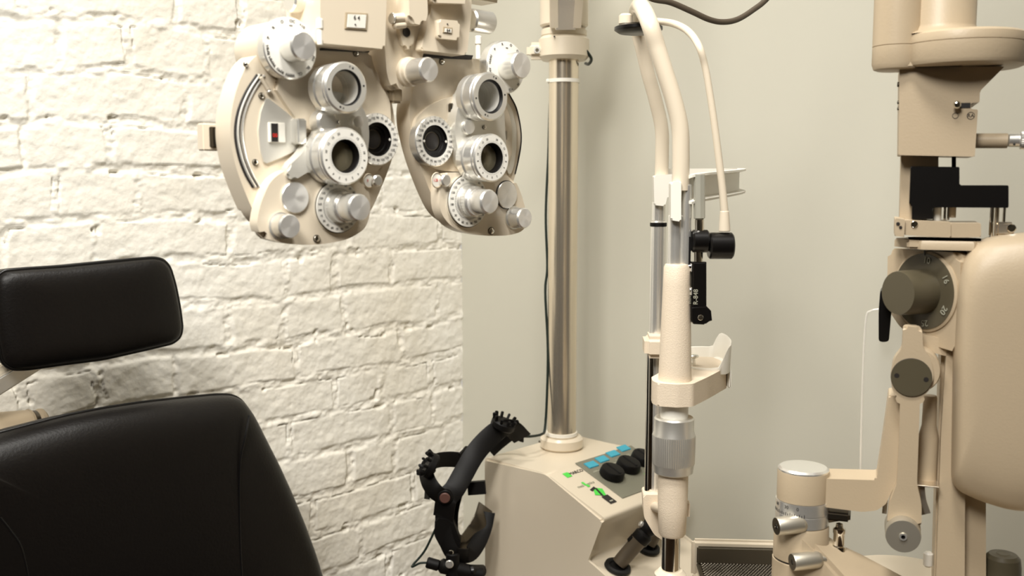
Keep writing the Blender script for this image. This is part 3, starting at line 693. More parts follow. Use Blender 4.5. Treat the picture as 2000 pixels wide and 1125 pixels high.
    for s in (-1, 1):
        mb = MB(); mb.tube([a0+vd*.019*s+Vector((0, 0, .0)), a0+vd*.021*s+fwd*.03+Vector((0, 0, .05)), a0+vd*.024*s+fwd*.10+Vector((0, 0, .13)), elbow+vd*.02*s], [1]*4, 'beige', flat=(.014, .024), V=fwd, sm=4); mb.build('arm_side', root)
    mb = MB(); mb.tube([elbow, Vector((hp.x*.5+elbow.x*.5, hp.y*.5+elbow.y*.5, max(elbow.z, hp.z)+.03)), Vector((hp.x, hp.y, hp.z+.05)), hp+Vector((0, 0, -.002))], .02, 'beige', sm=8); mb.build('overhead_arm', root)
    # wells on the ledge
    dl = Vector((G.x-E.x, 0, G.z-E.z)).normalized(); nl = Vector((-dl.z, 0, dl.x)); nl = nl if nl.z > 0 else -nl
    el = Fr((0, 0, 0), 0)
    def onledge(px, py):
        o = CF.w(E); N = CF.w(E+nl)-o; r = P(px, py, 1)-CAM; t = (o-CAM).dot(N)/r.dot(N); return CF.l(CAM+r*t)
    wells = []
    for i, (px, py) in enumerate(((1206, 1108), (1264, 1070))):
        q = onledge(px, py); mb = MB(); mb.lathe([(.0, .001), (.012, .001), (.0135, .004), (.0165, .0055), (.0205, .004), (.0215, 0)], 'rubber', axm(q, nl)); mb.build('handle_well', root)
        wells.append((CF.w(q), CF.w(q+nl)-CF.w(q)))
    print('LEDGE', [tuple(round(v, 3) for v in q[0]) for q in wells], 'ztab', CF.o.z+zt)
    # handles
    for i, (q, nn) in enumerate(wells):
        a = q + nn*.006
        if i == 0: tip = P(1258, 1044, depth(q)-.005)
        else: tip = P(1290, 1020, depth(q)-.0)
        d = (tip-a).normalized(); FrH = Fr(a, 0)
        h = FrH.empty('ophthalmoscope', ['dark grey handheld ophthalmoscope in the nearer well of the stand ledge', 'dark handheld diagnostic light in the farther well, behind the chrome chin rest rod'][i], 'ophthalmoscope', 'diagnostic handles in the ledge of the stand')
        def W(t, s=0): return d*t + RT*s
        L = (tip-a).length
        mb = MB(); mb.lathe([(0, 0), (.0115, .001), (.012, .01), (.0125, L*.75), (.0145, L*.8), (.0145, L), (.011, L+.004), (0, L+.004)], ['gunmetal']*4 + ['black']*3, axm((0, 0, 0), d)); hb = mb.build('handle', h)
        mb = MB(); mb.box((0, .013, L*.72), (.008, .004, .014), 'black', bev=.0015, mtx=axm((0, 0, 0), d)); mb.build('switch', hb)
        mb = MB(); mm = axm(d*(L+.003), d + Vector((.25, 0, .5))); mb.lathe([(.010, 0), (.013, .006), (.013, .02), (.008, .03), (.006, .04), (0, .041)], 'black', mm); mb.box((0, -.006, .022), (.020, .012, .02), 'black', bev=.004, mtx=mm); hd = mb.build('head', h)
        mb = MB(); mb.cyl((mm @ Vector((0, .003, .008))), (mm @ Vector((0, .017, .008))), .005, 'silver'); mb.build('lens_wheel', hd)
    return CF, pb, zt
CF, pole_b, stand_zt = stand()
# cable along the pole
def stand_cable():
    pts = [(1078, 165, 1.745), (1074, 200, 1.745), (1071, 300, 1.745), (1066, 420, 1.745), (1069, 520, 1.745), (1065, 570, 1.745), (1070, 680, 1.745), (1068, 780, 1.745), (1064, 838, 1.74), (1058, 848, 1.72), (1040, 852, 1.70), (1022, 852, 1.69), (1004, 848, 1.69)]
    mb = MB(); mb.tube([P(*p) for p in pts], .0023, 'greencable', n=10); o = mb.build('power_cable'); tag(o, 'thin dark cable running down the left side of the chrome pole', 'cable')
    pts = [(1112, 60, 1.685), (1122, 72, 1.68), (1136, 88, 1.675), (1150, 106, 1.68), (1155, 116, 1.69), (1150, 125, 1.71), (1144, 124, 1.735)]
    mb = MB(); mb.tube([P(*p) for p in pts], .0027, 'greencable', n=10); o = mb.build('looped_cable'); tag(o, 'short dark green cable looping over the right side of the pole collar', 'cable')
stand_cable()
# headset
def headset():
    HF = Fr(P(869, 973, 1.60), 0)
    root = HF.empty('head_mounted_ophthalmoscope', 'black head-worn ophthalmoscope hanging beside the left side of the instrument stand', 'headset')
    L = lambda px, py, d: HF.l(P(px, py, d))
    def band(name, pts, w, th=.003, V=(0, 1, 0), label=None, m='black'):
        mb = MB(); mb.tube([L(*p) for p in pts], 1.0, m, flat=(w, th), V=V, sm=6); return mb.build(name, root, 40, label)
    band('crown_band', [(1020, 856, 1.68), (1000, 838, 1.665), (975, 840, 1.65), (948, 862, 1.635), (925, 890, 1.62), (905, 925, 1.61), (888, 955, 1.60), (872, 975, 1.595), (866, 1010, 1.60)], .034, V=(.25, 1, .1))
    band('crown_band_end', [(1022, 850, 1.70), (1000, 845, 1.715), (975, 862, 1.72), (955, 880, 1.72)], .026, V=(.25, 1, .1))
    band('rear_band', [(872, 975, 1.60), (850, 960, 1.59), (836, 938, 1.60), (834, 918, 1.62), (848, 902, 1.65), (872, 897, 1.67), (900, 900, 1.68), (915, 915, 1.68)], .028, V=(.15, 1, .1))
    band('rear_band_outer', [(834, 975, 1.60), (836, 945, 1.605), (840, 915, 1.62), (852, 902, 1.64)], .016, V=(1, .6, 0))
    band('brow_band', [(866, 985, 1.60), (866, 1025, 1.60), (872, 1055, 1.60), (884, 1080, 1.60), (900, 1086, 1.605), (918, 1082, 1.62), (934, 1060, 1.64), (946, 1030, 1.66), (952, 1000, 1.67)], .026, V=(.15, 1, 0), label='curved brow band')
    band('brow_pad', [(890, 1060, 1.62), (905, 1062, 1.63), (925, 1040, 1.65), (940, 1015, 1.66), (948, 990, 1.68)], .03, V=(-.3, 1, 0), m='darksteel')
    band('side_band', [(905, 930, 1.62), (893, 965, 1.62), (885, 1000, 1.62), (884, 1040, 1.62)], .018, V=(.2, 1, 0))
    band('side_arm', [(930, 940, 1.63), (932, 965, 1.63)], .03, .012)
    for (x, y, d, a) in ((984, 826, 1.655, 70), (838, 908, 1.60, 150)):
        q = L(x, y, d); mb = MB(); ax = Vector((math.cos(R(a)), -.1, math.sin(R(a))))
        mb.cyl(q-ax*.010, q+ax*.004, .021, 'black', bev=.003)
        mtk = axm(q, ax)
        for k in range(10):
            mb.box((0, 0, 0), (.006, .004, .013), 'black', bev=.001, mtx=mtk @ Matrix.Rotation(2*pi*k/10, 4, 'Z') @ Matrix.Translation((.0185, 0, .006)) @ Matrix.Rotation(.35, 4, 'Y'))
        mb.build('adjusting_knob', root)
    q = L(869, 972, 1.588); mb = MB(); mb.cyl(q+Vector((0, .012, 0)), q, .012, 'black'); mb.cyl(q, q-Vector((0, .004, 0)), .0085, 'pinkbrown', bev=.002); mb.build('hinge', root, label='hinge with a copper coloured cap')
    mb = MB(); c = L(882, 1060, 1.595); mb.prism(fillet([(q.x, q.z) for q in (L(850, 1010, 1.6), L(885, 1015, 1.6), L(900, 1060, 1.6), L(893, 1100, 1.6), L(872, 1092, 1.6), L(848, 1045, 1.6))], .006), -.008, .012, 'black', .003); mb.build('optics_mount', root)
    mb = MB(); q = L(884, 1112, 1.60)
    mb.cyl(L(884, 1080, 1.60), L(884, 1150, 1.60), .011, 'black', bev=.002); mb.cyl(L(833, 1098, 1.60), L(858, 1105, 1.60), .009, 'black', bev=.002); mb.cyl(L(858, 1104, 1.60), L(945, 1124, 1.61), .012, 'black', bev=.004)
    mb.cyl(L(915, 1115, 1.60), L(945, 1115, 1.62), .010, 'blackmet', bev=.003)
    mb.build('eyepieces', root)
    mb = MB(); q = L(878, 1101, 1.578); mb.cyl(q, q-Vector((0, .004, 0)), .0065, 'silver'); q2 = L(881, 1078, 1.585); mb.cyl(q2, q2-Vector((0, .003, 0)), .004, 'chrome'); mb.build('optics_screw', root)
    mb = MB(); mb.tube([L(*p) for p in ((856, 1020, 1.60), (845, 1045, 1.605), (828, 1078, 1.61), (806, 1104, 1.61), (808, 1106, 1.605), (820, 1100, 1.60), (835, 1099, 1.60))], .0019, 'greencable', n=8); mb.build('lamp_cord', root)
    mb = MB(); mb.tube([L(*p) for p in ((897, 888, 1.62), (905, 880, 1.63), (912, 874, 1.64), (918, 890, 1.64))], .0025, 'black', n=8); mb.build('lamp_cord', root)
headset()
# ------------------------------------------------------------ chin rest
TAB_Z = P(1430, 1108, 1.295).z
def chinrest():
    n0 = P(1322, 600, .98); f0 = P(1284, 560, 1.24)
    yaw = math.degrees(math.atan2(-(f0.x-n0.x), f0.y-n0.y))
    CR = Fr((n0.x, n0.y, 0), yaw)
    root = CR.empty('chin_rest', 'cream and chrome chin rest with bent tubes, forehead band and white chin cup', 'chin rest')
    fy = CR.l(f0).y
    N = lambda px, py: CR.at(px, py, 0)          # near upright plane
    FA = lambda px, py: CR.at(px, py, fy)
    nx, fx = N(1322, 600).x, FA(1284, 560).x
    # bent tubes: one continuous arch
    near = [(1329, 372), (1330, 300), (1328, 250), (1317, 200), (1300, 145), (1284, 95), (1270, 50)]
    far = [(1291, 366), (1293, 300), (1292, 250), (1280, 195), (1266, 145), (1254, 95), (1245, 60)]
    pn = [N(*p) for p in near]; pf = [FA(*p) for p in far][::-1]
    apex = [CR.at(1258, 22, fy*.08), CR.at(1249, 12, fy*.25), CR.at(1243, 22, fy*.7), CR.at(1242, 38, fy*.92)]
    mb = MB(); mb.tube(pn+apex+pf, .0084, 'beige', n=24, sm=8); arch = mb.build('bent_arch', root, 60)
    for px, py, y in ((1283, 319, fy), (1313, 327, 0)):
        q = CR.at(px, py, y); mb = MB(); mb.cyl(q, q+Vector((.010, 0, 0)), .0028, 'chrome', bev=.001); mb.build('screw', arch)
    # clips carrying the forehead band
    mb = MB(); mb.prism(fillet([(q.x, q.z) for q in (N(1308, 356), N(1328, 353), N(1328, 432), N(1308, 429))], .002), -.013, .012, 'white', .002, both=True); mb.build('band_clip', root)
    mb = MB(); mb.prism(fillet([(q.x, q.z) for q in (FA(1275, 343), FA(1312, 340), FA(1308, 378), FA(1302, 382), FA(1297, 402), FA(1276, 400))], .002), fy-.016, fy+.012, 'white', .002, both=True); mb.build('band_clip', root)
    # forehead band: a curved channel bulging to the right between the uprights
    zt_, zb_ = N(1350, 342).z, N(1350, 398).z
    b = bmesh.new(); x0 = nx+.006; x1 = fx+.008; xr = CR.at(1462, 350, fy*.55).x
    K = 40; rings = []
    for i in range(K+1):
        t = i/K; y = fy*1.12*(.5-.5*math.cos(pi*t)); bul = math.sin(pi*t)**.8
        bul = math.sin(pi*t**1.9)**.85; x = (x0*(1-t)+x1*t) + (xr - max(x0, x1))*bul
        # channel profile with lips facing right
        rings.append((x, y))
    prof = [(0, zt_), (.0095, zt_), (.0098, zt_-.0022), (.0024, zt_-.004), (.0024, zb_+.004), (.0098, zb_+.0022), (.0095, zb_), (0, zb_)]
    vr = []
    for i, (x, y) in enumerate(rings):
        a = rings[max(i-1, 0)]; c = rings[min(i+1, K)]; t = Vector((c[0]-a[0], c[1]-a[1])).normalized(); n_ = Vector((t.y, -t.x))
        vr.append([b.verts.new((x+n_.x*o, y+n_.y*o, z+.009*min(1, i/K*1.4))) for o, z in prof])
    for A, B in zip(vr, vr[1:]):
        for k in range(8): b.faces.new((A[k], A[(k+1) % 8], B[(k+1) % 8], B[k]))
    b.faces.new(vr[0]); b.faces.new(vr[-1])
    mb = MB(); mb.merge(b, 'white'); mb.build('forehead_band', root, 50)
    # far upright
    def FZ(py): return FA(1290, py).z
    mb = MB(); X = fx
    mb.cyl((X, fy, FZ(395)), (X, fy, FZ(432)), .0085, 'silver'); mb.cyl((X, fy, FZ(432)), (X, fy, FZ(985)), .0098, 'silver', n=40); up = mb.build('upright_rod', root)
    mb = MB(); mb.cyl((X, fy, FZ(443)), (X, fy, FZ(434)), .0104, 'black'); mb.build('black_ring', up)
    mb = MB(); mb.cyl((X-.0035, fy, FZ(985)), (X-.0035, fy, FZ(665)), .009, 'chrome'); mb.build('slide_rod', root)
    mb = MB(); q = FA(1256, 650); q2 = FA(1290, 692); mb.box(((q.x+X+.03)/2, fy-.01, (q.z+q2.z)/2), (X+.03-q.x, .05, q.z-q2.z), 'beige2', bev=.006); mb.build('bracket', root)
    mb = MB(); mb.prism(fillet([(p.x, p.z) for p in (FA(1254, 957), FA(1300, 957), FA(1300, 1050), FA(1276, 1034), FA(1256, 1000))], .004), fy-.02, fy+.015, 'beige2', .003, both=True); mb.cyl((fx, fy-.01, FZ(985)), (nx+.002, .005, N(1322, 1005).z), .006, 'beige2'); mb.build('foot_block', root)
    # near upright
    mb = MB(); mb.cyl((nx+.0075, 0, N(1322, 360).z), (nx+.0075, 0, N(1322, 560).z), .0052, 'silver'); mb.cyl((nx-.0025, .002, N(1322, 420).z), (nx-.0025, .002, N(1322, 560).z), .0075, 'silver'); mb.box((nx+.0105, -.002, N(1322, 490).z), (.003, .006, .03), 'black', bev=.001); mb.build('upright_rod', root)
    zz = lambda py: N(1322, py).z
    mb = MB(); s1, s2 = zz(516), zz(775); xx = N(1320, 640).x
    mb.lathe([(0, s2), (.0165, s2), (.0163, s2+.02), (.0134, s1-.02), (.0128, s1-.003), (.0115, s1), (0, s1)], 'beige2', Matrix.Translation((xx, 0, 0)), n=56); sl = mb.build('sleeve', root, 40)
    for py in (520, 566):
        mb = MB(); q = Vector((N(1349, py).x, 0, zz(py))); mb.cyl(q-Vector((.008, 0, 0)), q+Vector((.002, -.003, 0)), .0035, 'chrome'); mb.cyl(q+Vector((.001, -.004, .003)), q+Vector((.001, -.004, -.005)), .0022, 'silver'); mb.build('screw', sl)
    # chin cup bracket: horizontal arm from the sleeve towards the right
    zt_, zb_ = zz(742), zz(786); xR = CR.at(1415, 740, fy*.35).x
    pts = [(xx-.0225, -.006), (xx-.018, -.018), (xx, -.0225), (xx+.016, -.018), (xx+.036, .02), (xR, fy*.28), (xR+.002, fy*.5), (xR-.02, fy*.62), (xx+.01, fy*.4), (xx-.015, .03), (xx-.0225, .012)]
    mtz = Matrix(((1, 0, 0, 0), (0, 0, 1, 0), (0, -1, 0, 0), (0, 0, 0, 1)))   # outline (x, z) -> plan view
    plan = lambda ps: [(x, y) for x, y in ps]
    mb = MB(); PM = Matrix(((1, 0, 0, 0), (0, 0, 1, 0), (0, -1, 0, 0), (0, 0, 0, 1)))
    mb.prism(fillet(pts, .004, 6), -zt_, -zb_, 'beige2', .0012, 3, mtx=PM, both=True); br = mb.build('cup_bracket', root, 40)
    # white chin cup
    cx_, cy_ = CR.at(1378, 700, fy*.38).x, fy*.36; zc = CR.at(1385, 715, fy*.3).z
    b = bmesh.new(); rr_ = []; K = 36; ax_, ay_ = .0235, .042
    def cup(r, z, lift=0):
        out = []
        for k in range(K):
            a = 2*pi*k/K; c, s_ = math.cos(a), math.sin(a); e = 2/3.2
            x = abs(c)**e*math.copysign(1, c)*ax_*r; y = abs(s_)**e*math.copysign(1, s_)*ay_*r
            xx_ = abs(c)**(2/3.2)*math.copysign(1, c); yy_ = abs(s_)**(2/3.2)*math.copysign(1, s_)
            q_ = min(1, max(0, (xx_-.25)/.6)); wall = max(q_*q_*(3-2*q_), .35*max(0, yy_)) * (1 if yy_ > -.6 else .85)
            out.append(b.verts.new((cx_+x, cy_+y, z+lift*wall)))
        return out
    zb = zc-.006
    layers = [cup(.9, zb), cup(1., zb+.002), cup(1.04, zb+.006, .024), cup(1.03, zb+.0085, .026), cup(.98, zb+.0085, .024), cup(.90, zb+.004, .004), cup(.5, zb+.003)]
    b.faces.new(layers[0][::-1]); b.faces.new(layers[-1])
    for A, B in zip(layers, layers[1:]):
        for k in range(K): b.faces.new((A[k], A[(k+1) % K], B[(k+1) % K], B[k]))
    mb = MB(); mb.merge(b, 'white'); mb.box((cx_+ax_*.93, cy_, zb-.006), (.004, .05, .02), 'white', bev=.0015)
    cupo = mb.build('chin_cup', root, 50)
    mb = MB(); q = Vector((CR.at(1355, 690, fy*.3).x, fy*.3, zb+.003)); mb.cyl(q, q+Vector((0, 0, .012)), .0022, 'silver'); mb.cyl(q+Vector((0, 0, .012)), q+Vector((0, 0, .015)), .0055, 'silver'); mb.build('paper_pin', cupo)
    # height wheel
    mb = MB(); mb.cyl((xx, 0, zz(790)+.004), (xx, 0, zz(822)), .0138, 'white', n=48); mb.build('inner_sleeve', root)
    z = [zz(p) for p in (814, 842, 848, 903, 906, 921)]
    mb = MB(); mb.lathe([(0, z[0]), (.0185, z[0]), (.0198, z[0]-.0015), (.0200, z[1]), (.0212, z[2]), (.0216, z[2]-.001, 'k'), (.0212, z[3], 'k'), (.0205, z[4]), (.0196, z[5]), (.018, z[5]-.001), (0, z[5]-.001)], 'wheel', Matrix.Translation((xx, 0, 0)), knurl=(64, .0007)); mb.build('height_wheel', root, 30)
    mb = MB(); mb.lathe([(0, zz(920)), (.0152, zz(920)), (.0148, zz(985)), (.0137, zz(1040)), (.012, zz(1045)), (0, zz(1045))], 'beige2', Matrix.Translation((xx, 0, 0)), n=50)
    mb.box((xx+.010, .012, zz(1000)), (.016, .02, zz(990)-zz(1030)), 'beige2', bev=.004); mb.build('lower_sleeve', root)
    mb = MB(); mb.cyl((xx-.001, 0, zz(1043)), (xx-.001, 0, TAB_Z+.01), .0092, 'chrome', n=48); mb.build('base_rod', root)
    mb = MB(); mb.cyl((xx-.001, 0, zz(1113)), (xx-.001, 0, TAB_Z+.001), .016, 'beige', bev=.004); None
    mb.box((xx, 0, TAB_Z+.005), (.045, .06, .010), 'beige', bev=.003); mb.build('foot_rail', root)
    # ---------------- fixation lamp
    fr = Fr(P(1365, 480, .97), 0)
    fx_ = fr.empty('fixation_lamp', 'fixation target lamp on a thin curved cream tube with a black pivot', 'lamp')
    q = lambda px, py, off=0: fr.at(px, py, off)
    mb = MB(); mb.tube([q(1250, 40, .10), q(1288, 42, .09), q(1318, 47, .06), q(1345, 62, .03), q(1365, 90), q(1377, 130), q(1386, 180), q(1395, 240), q(1404, 310), q(1411, 370), q(1415, 415)], [.0036]*4+[.0034, .0033, .0033, .0034, .0035, .0037, .0039], 'beige', n=16, sm=6); mb.build('curved_tube', fx_)
    mb = MB(); mb.cyl(q(1415, 452), q(1415, 412), .0057, 'beige', r2=.0044, bev=.0006); mb.build('tube_sleeve', fx_)
    a = q(1247, 57, .11); mb = MB(); mb.lathe([(0, 0), (.021, 0), (.0255, .003), (.0255, .006), (.020, .0085), (0, .009)], 'blackmet', Matrix.Translation(a-Vector((0, 0, .004))) @ Matrix.Rotation(R(0), 4, 'X'), n=56); mb.build('black_disc', fx_)
    a = q(1222, 50, .11); mb = MB(); mb.cyl(a, a+Vector((0, 0, .012)), .0075, 'beige', bev=.002); mb.build('disc_cap', fx_)
    mb = MB(); mb.cyl(q(1366, 427), q(1366, 340), .0056, 'clear', n=8, bev=.0006); mb.cyl(q(1366, 427), q(1366, 455), .0046, 'chrome'); mb.build('clear_rod', fx_)
    mb = MB(); mb.cyl(q(1351, 471), q(1383.5, 471), .0112, 'blackmet', bev=.0015); mb.cyl(q(1384, 480), q(1431, 480), .0130, 'blackmet', bev=.0015); mb.build('pivot', fx_)
    mb = MB(); mb.cyl(q(1364, 490), q(1364, 514), .0044, 'chrome'); mb.build('pivot_rod', fx_)
    mb = MB(); mb.prism([(p.x, p.z) for p in (q(1350, 511), q(1378, 511), q(1378, 600), q(1350, 600))], -.006, .006, 'blackmet', .0015, both=True); bar = mb.build('black_bar', fx_)
    mb = MB(); mb.prism([(p.x, p.z) for p in (q(1347, 598), q(1377, 596), q(1386, 605), q(1388, 624), q(1375, 628), q(1372, 632), q(1352, 631), q(1347, 622))], -.008, .008, 'blackmet', .001, both=True); s_ = q(1368, 620, -.008); mb.cyl(s_, s_-Vector((0, .0015, 0)), .0028, 'chrome', bev=.0005); mb.build('bar_end', bar)
    mb = MB(); mt = front(q(1359, 580, -.0062)) @ Matrix.Rotation(pi/2, 4, 'Z'); mb.text('R-848', .0045, mt, 'greytext')
    for k in range(7): mb.box((k*.002-.006, .0035+.002, 0), (.0004, .002, .0002), 'greytext', bev=0, mtx=mt)
    mb.build('scale_print', bar)
    # cable at the top
    mb = MB(); mb.tube([P(1250, -18, 1.12), P(1275, -2, 1.12), P(1310, 5, 1.13), P(1350, 22, 1.14), P(1385, 38, 1.15), P(1412, 43, 1.16), P(1440, 38, 1.17), P(1470, 20, 1.18), P(1500, -5, 1.19), P(1540, -60, 1.2), P(1600, -180, 1.22)], .0034, 'darkcable', n=12)
    c = mb.build('lamp_cable'); tag(c, 'grey-brown cable sagging across the top above the curved cream tubes', 'cable')
chinrest()

# ------------------------------------------------------------ slit lamp
def slitlamp():
    SF = Fr(P(1830, 560, .88), -20.0)
    root = SF.empty('slit_lamp', 'large cream slit lamp microscope on the right with black prism arm and dark dial', 'slit lamp')
    A = SF.at
    def pr(name, px, y0, y1, m='tan', bev=.003, rnd=.004, par=root, label=None, both=True, seg=4):
        mb = MB(); mb.prism(SF.poly(px, y0), y0, y1, m, bev, seg, rnd=rnd, both=both); return mb.build(name, par, 40, label)
    # lamp tower: a round drum plus a smaller drum to the left
    zs, zt_, zb_ = A(1850, 88, -.01).z, A(1850, 66, -.01).z, A(1850, 133, -.01).z
    cb = A(1879, 100, .0); rb = SF.rad(cb, 116)
    cs = A(1752, 100, -.012); rs = SF.rad(cs, 46)
    mb = MB()
    T = Matrix.Translation
    mb.lathe([(0, zt_), (rb-.004, zt_), (rb-.001, zt_-.002), (rb, zt_-.006), (rb, zs+.0004), (rb-.0008, zs), (rb, zs-.0004), (rb, zb_+.005), (rb-.0015, zb_+.0015), (rb-.005, zb_), (0, zb_)], 'tan', T((cb.x, 0, 0)), n=96)
    mb.lathe([(0, zt_+.36), (rs, zt_+.36), (rs, zs+.0004), (rs-.0008, zs), (rs, zs-.0004), (rs, zb_+.004), (rs-.0015, zb_), (rs-.004, zb_-.001), (0, zb_-.001)], 'tan', T((cs.x, cs.y, 0)), n=64)
    mb.box(((cb.x+cs.x)/2, -.012, (zs+zb_)/2), (abs(cb.x-cs.x), rs*1.7, zs-zb_), 'tan', bev=.001)
    fl = mb.build('lamp_housing_base', root, 40)
    mb = MB(); cu_ = A(1838, 20, .0); ru = SF.rad(cu_, 64)
    mb.lathe([(ru+.010, zt_-.001), (ru+.003, zt_+.002), (ru, zt_+.007), (ru, zt_+.42), (0, zt_+.42)], 'tan', T((cu_.x, 0, 0)), n=72); mb.build('lamp_tower', root, 50)
    # neck
    pr('neck', [(1757, 130), (1962, 130), (1914, 178), (1913, 200), (1896, 201), (1896, 213), (1910, 214), (1904, 306), (1755, 303)], -.022, .045, 'tan', .004, .001)
    q = A(1869, 205, -.026); mb = MB(); mb.lathe([(0, .005), (.0022, .0042), (.0032, .0025), (.003, .001), (.0012, 0), (.0012, -.004)], 'chrome', axm(q, (0, -1, 0)), n=24); mb.box(A(1880, 206, -.0222), (.012, .0008, .0042), 'ink', bev=0); mb.build('filter_lever', root)
    mb = MB(); mt = front(A(1866, 226, -.0222)); mb.lathe([(.0021, 0), (.0021, .0001), (.0025, .0001), (.0025, 0)], 'ink', mt, n=24); m2 = front(A(1896, 226, -.0222)); mb.lathe([(.0027, 0), (.0027, .0001), (.0031, .0001), (.0031, 0)], 'ink', m2, n=24); mb.text('RA', .003, m2 @ T((0, 0, .0001))); mb.build('filter_symbols', root)
    for y in (165, 200, 212):
        q = A(1757, y, -.01); mb = MB(); mb.cyl(q, q-Vector((.002, 0, 0)), .0022 if y == 165 else .0015, 'darksteel', bev=.0004); mb.build('screw', root)
    mb = MB(); mb.cyl(A(1900, 275, .0), A(1968, 275, .0), SF.rad(A(1930, 275, 0), 14.5), 'tan', bev=.0005); mb.build('adjusting_tube', root)
    mb = MB(); mb.cyl(A(1969.5, 274, .0), A(1992, 274, .0), .0058, 'silver', bev=.0005); mb.cyl(A(1991, 274, .0), A(2050, 273, .0), .0078, 'silver', bev=.001, knurl=(30, .0005)); mb.cyl(A(1981, 282, -.0055), A(1981, 282, -.0062), .001, 'ink', bev=.0002); mb.build('adjusting_screw', root)
    # post behind the black arm
    pr('mirror_post', [(1760, 300), (1833, 300), (1833, 345), (1810, 430), (1757, 430)], -.004, .03, 'tan', .002, .001)
    mb = MB(); mb.cyl(A(1863, 335, .0), A(1863, 300, .0), .0018, 'black', bev=.0003); mb.build('thin_pin', root)
    # black prism arm
    pr('prism_arm', [(1779, 325), (1874, 326), (1874, 362), (1970, 362), (1970, 406), (1822, 405), (1822, 428), (1781, 428), (1781, 400), (1776, 398)], -.018, .006, 'blackmet', .0015, .001, label='black stepped prism arm')
    for x, w, y0, y1, m in ((1831, 8, 405, 432, 'white'), (1846, 2.5, 403, 430, 'chrome'), (1853, 2.5, 403, 430, 'chrome'), (1862, 6, 395, 425, 'tan'), (1938, 4, 404, 470, 'chrome'), (1948, 4, 404, 470, 'steel'), (1962, 3, 404, 446, 'chrome')):
        a = A(x, y0, -.004); mb = MB(); b_ = A(x, y1, -.004); b_.x = a.x; mb.cyl(a, b_, SF.rad(a, w), m, bev=.0003); mb.build('support_rod', root)
    mb = MB(); q = A(1962, 447, -.006); mb.box(q, (.014, .01, .012), 'steel', bev=.002); mb.cyl(A(1976, 446, -.012), A(1976, 446, -.014), .0035, 'chrome'); mb.build('rod_clamp', root)
    # top plates
    pr('cover_plate', [(1766, 430), (1857, 434), (1857, 464), (1766, 459)], -.030, .02, 'tan', .0015, .001)
    pr('cover_plate', [(1748, 426), (1768, 429), (1766, 463), (1747, 461)], -.034, .01, 'tan', .0015, .001)
    pr('cover_plate', [(1856, 436), (1916, 436), (1916, 463), (1856, 464)], -.028, .02, 'tan', .0015, .001)
    q = A(1786, 438, -.0302); mb = MB(); mb.cyl(q, q-Vector((0, .001, 0)), .0028, 'chrome', bev=.0004); mb.build('screw', root)
    q = A(1754, 437, -.0342); mb = MB(); mb.cyl(q, q-Vector((0, .0006, 0)), .0015, 'ink', bev=.0002); q = A(1759, 444, -.0342); mb.cyl(q, q-Vector((0, .0006, 0)), .0013, 'ink', bev=.0002); mb.build('screw', root)
    mb = MB(); zz1, zz0 = A(1840, 467, 0).z, A(1840, 484, 0).z; c = A(1846, 475, .0); mb.lathe([(0, zz1), (.040, zz1), (.0415, zz1-.002), (.0415, zz0), (0, zz0)], 'tan', T((c.x, .005, 0)), n=6); 
    mb.box((c.x, 0, (zz1+zz0)/2), (.064, .055, zz1-zz0), 'tan', bev=.002)
    mb.build('lens_plate', root)
    # dial box (turned to face left)
    DB = Fr(SF.w(A(1868, 580, -.03)), -66.0)
    D = DB.at
    holder = root
    def dpart(mb, name, label=None):
        o = mb.build(name, None, 40, label); o.parent = root
        o.matrix_local = Matrix.Translation(SF.l(DB.o)) @ Matrix.Rotation(DB.yaw-SF.yaw, 4, 'Z'); return o
    mb = MB(); mb.prism(DB.poly([(1734, 484), (1876, 494), (1874, 690), (1800, 668), (1758, 640), (1732, 600)], 0), 0, .038, 'tan', .004, 4, rnd=.008, both=True); dpart(mb, 'dial_box')
    c = D(1807, 569, -.0005); r = DB.rad(c, 74); mt = front((c.x, 0, c.z)); mb = MB()
    mb.lathe([(r*1.07, -.001), (r*1.07, .0015), (r*1.0, .0025), (r, .003), (r*.6, .0036), (0, .0036)], ['tan', 'tan', 'olive', 'olive', 'olive'], mt, n=80)
    for t, a in (('10', 83), ('16', 28), ('20', -30), ('25', -82)): mb.text(t, r*.17, mt @ T((r*.83*math.cos(R(a)), r*.83*math.sin(R(a)), .0038)) @ Matrix.Rotation(R(a-90) if a > 0 else R(a+90)*0+R(a-90), 4, 'Z'), 'greytext')
    mb.box((0, r*1.02, .0032), (.0012, .004, .0008), 'ink', bev=0, mtx=mt)
    dl = dpart(mb, 'magnification_dial', 'dark olive dial with pale numbers')
    rk = DB.rad(c, 44); mb = MB(); mb.lathe([(rk*1.0, .003), (rk, .005), (rk*.97, .030), (rk*.94, .0325), (0, .033)], 'olive', mt, n=64); k_ = mb.build('dial_knob', dl)
    # large body
    mb = MB(); pts = SF.poly([(1862, 970), (1866, 700), (1873, 560), (1885, 510), (1908, 482), (1945, 466), (2010, 458), (2100, 455), (2110, 1018), (1985, 1016), (1930, 1000)], -.05)
    pillow(mb, fillet(pts, .012, 5), -.022, .028, 'tan', rings=16, p=6., back=.034); mb.build('main_body', root, 50, 'large smooth cream body of the microscope')
    pr('seam_bracket', [(1772, 645), (1866, 668), (1866, 694), (1845, 695), (1775, 676)], -.018, .02, 'tan', .0015, .001)
    # column
    zf = A(1860, 1125, 0).z - .06
    mb = MB(); a = A(1836, 690, -.012); b_ = A(1884, 690, -.012)
    mb.prism(SF.poly([(1840, 640), (1925, 640), (1926, 1210), (1822, 1210), (1830, 900)], -.005), -.005, .035, 'tan', .004, 4, both=True, rnd=.001); mb.build('column', root)
    pr('column_face', [(1850, 660), (1886, 660), (1884, 1200), (1826, 1200), (1838, 850)], -.018, -.004, 'tan', .003, .001)
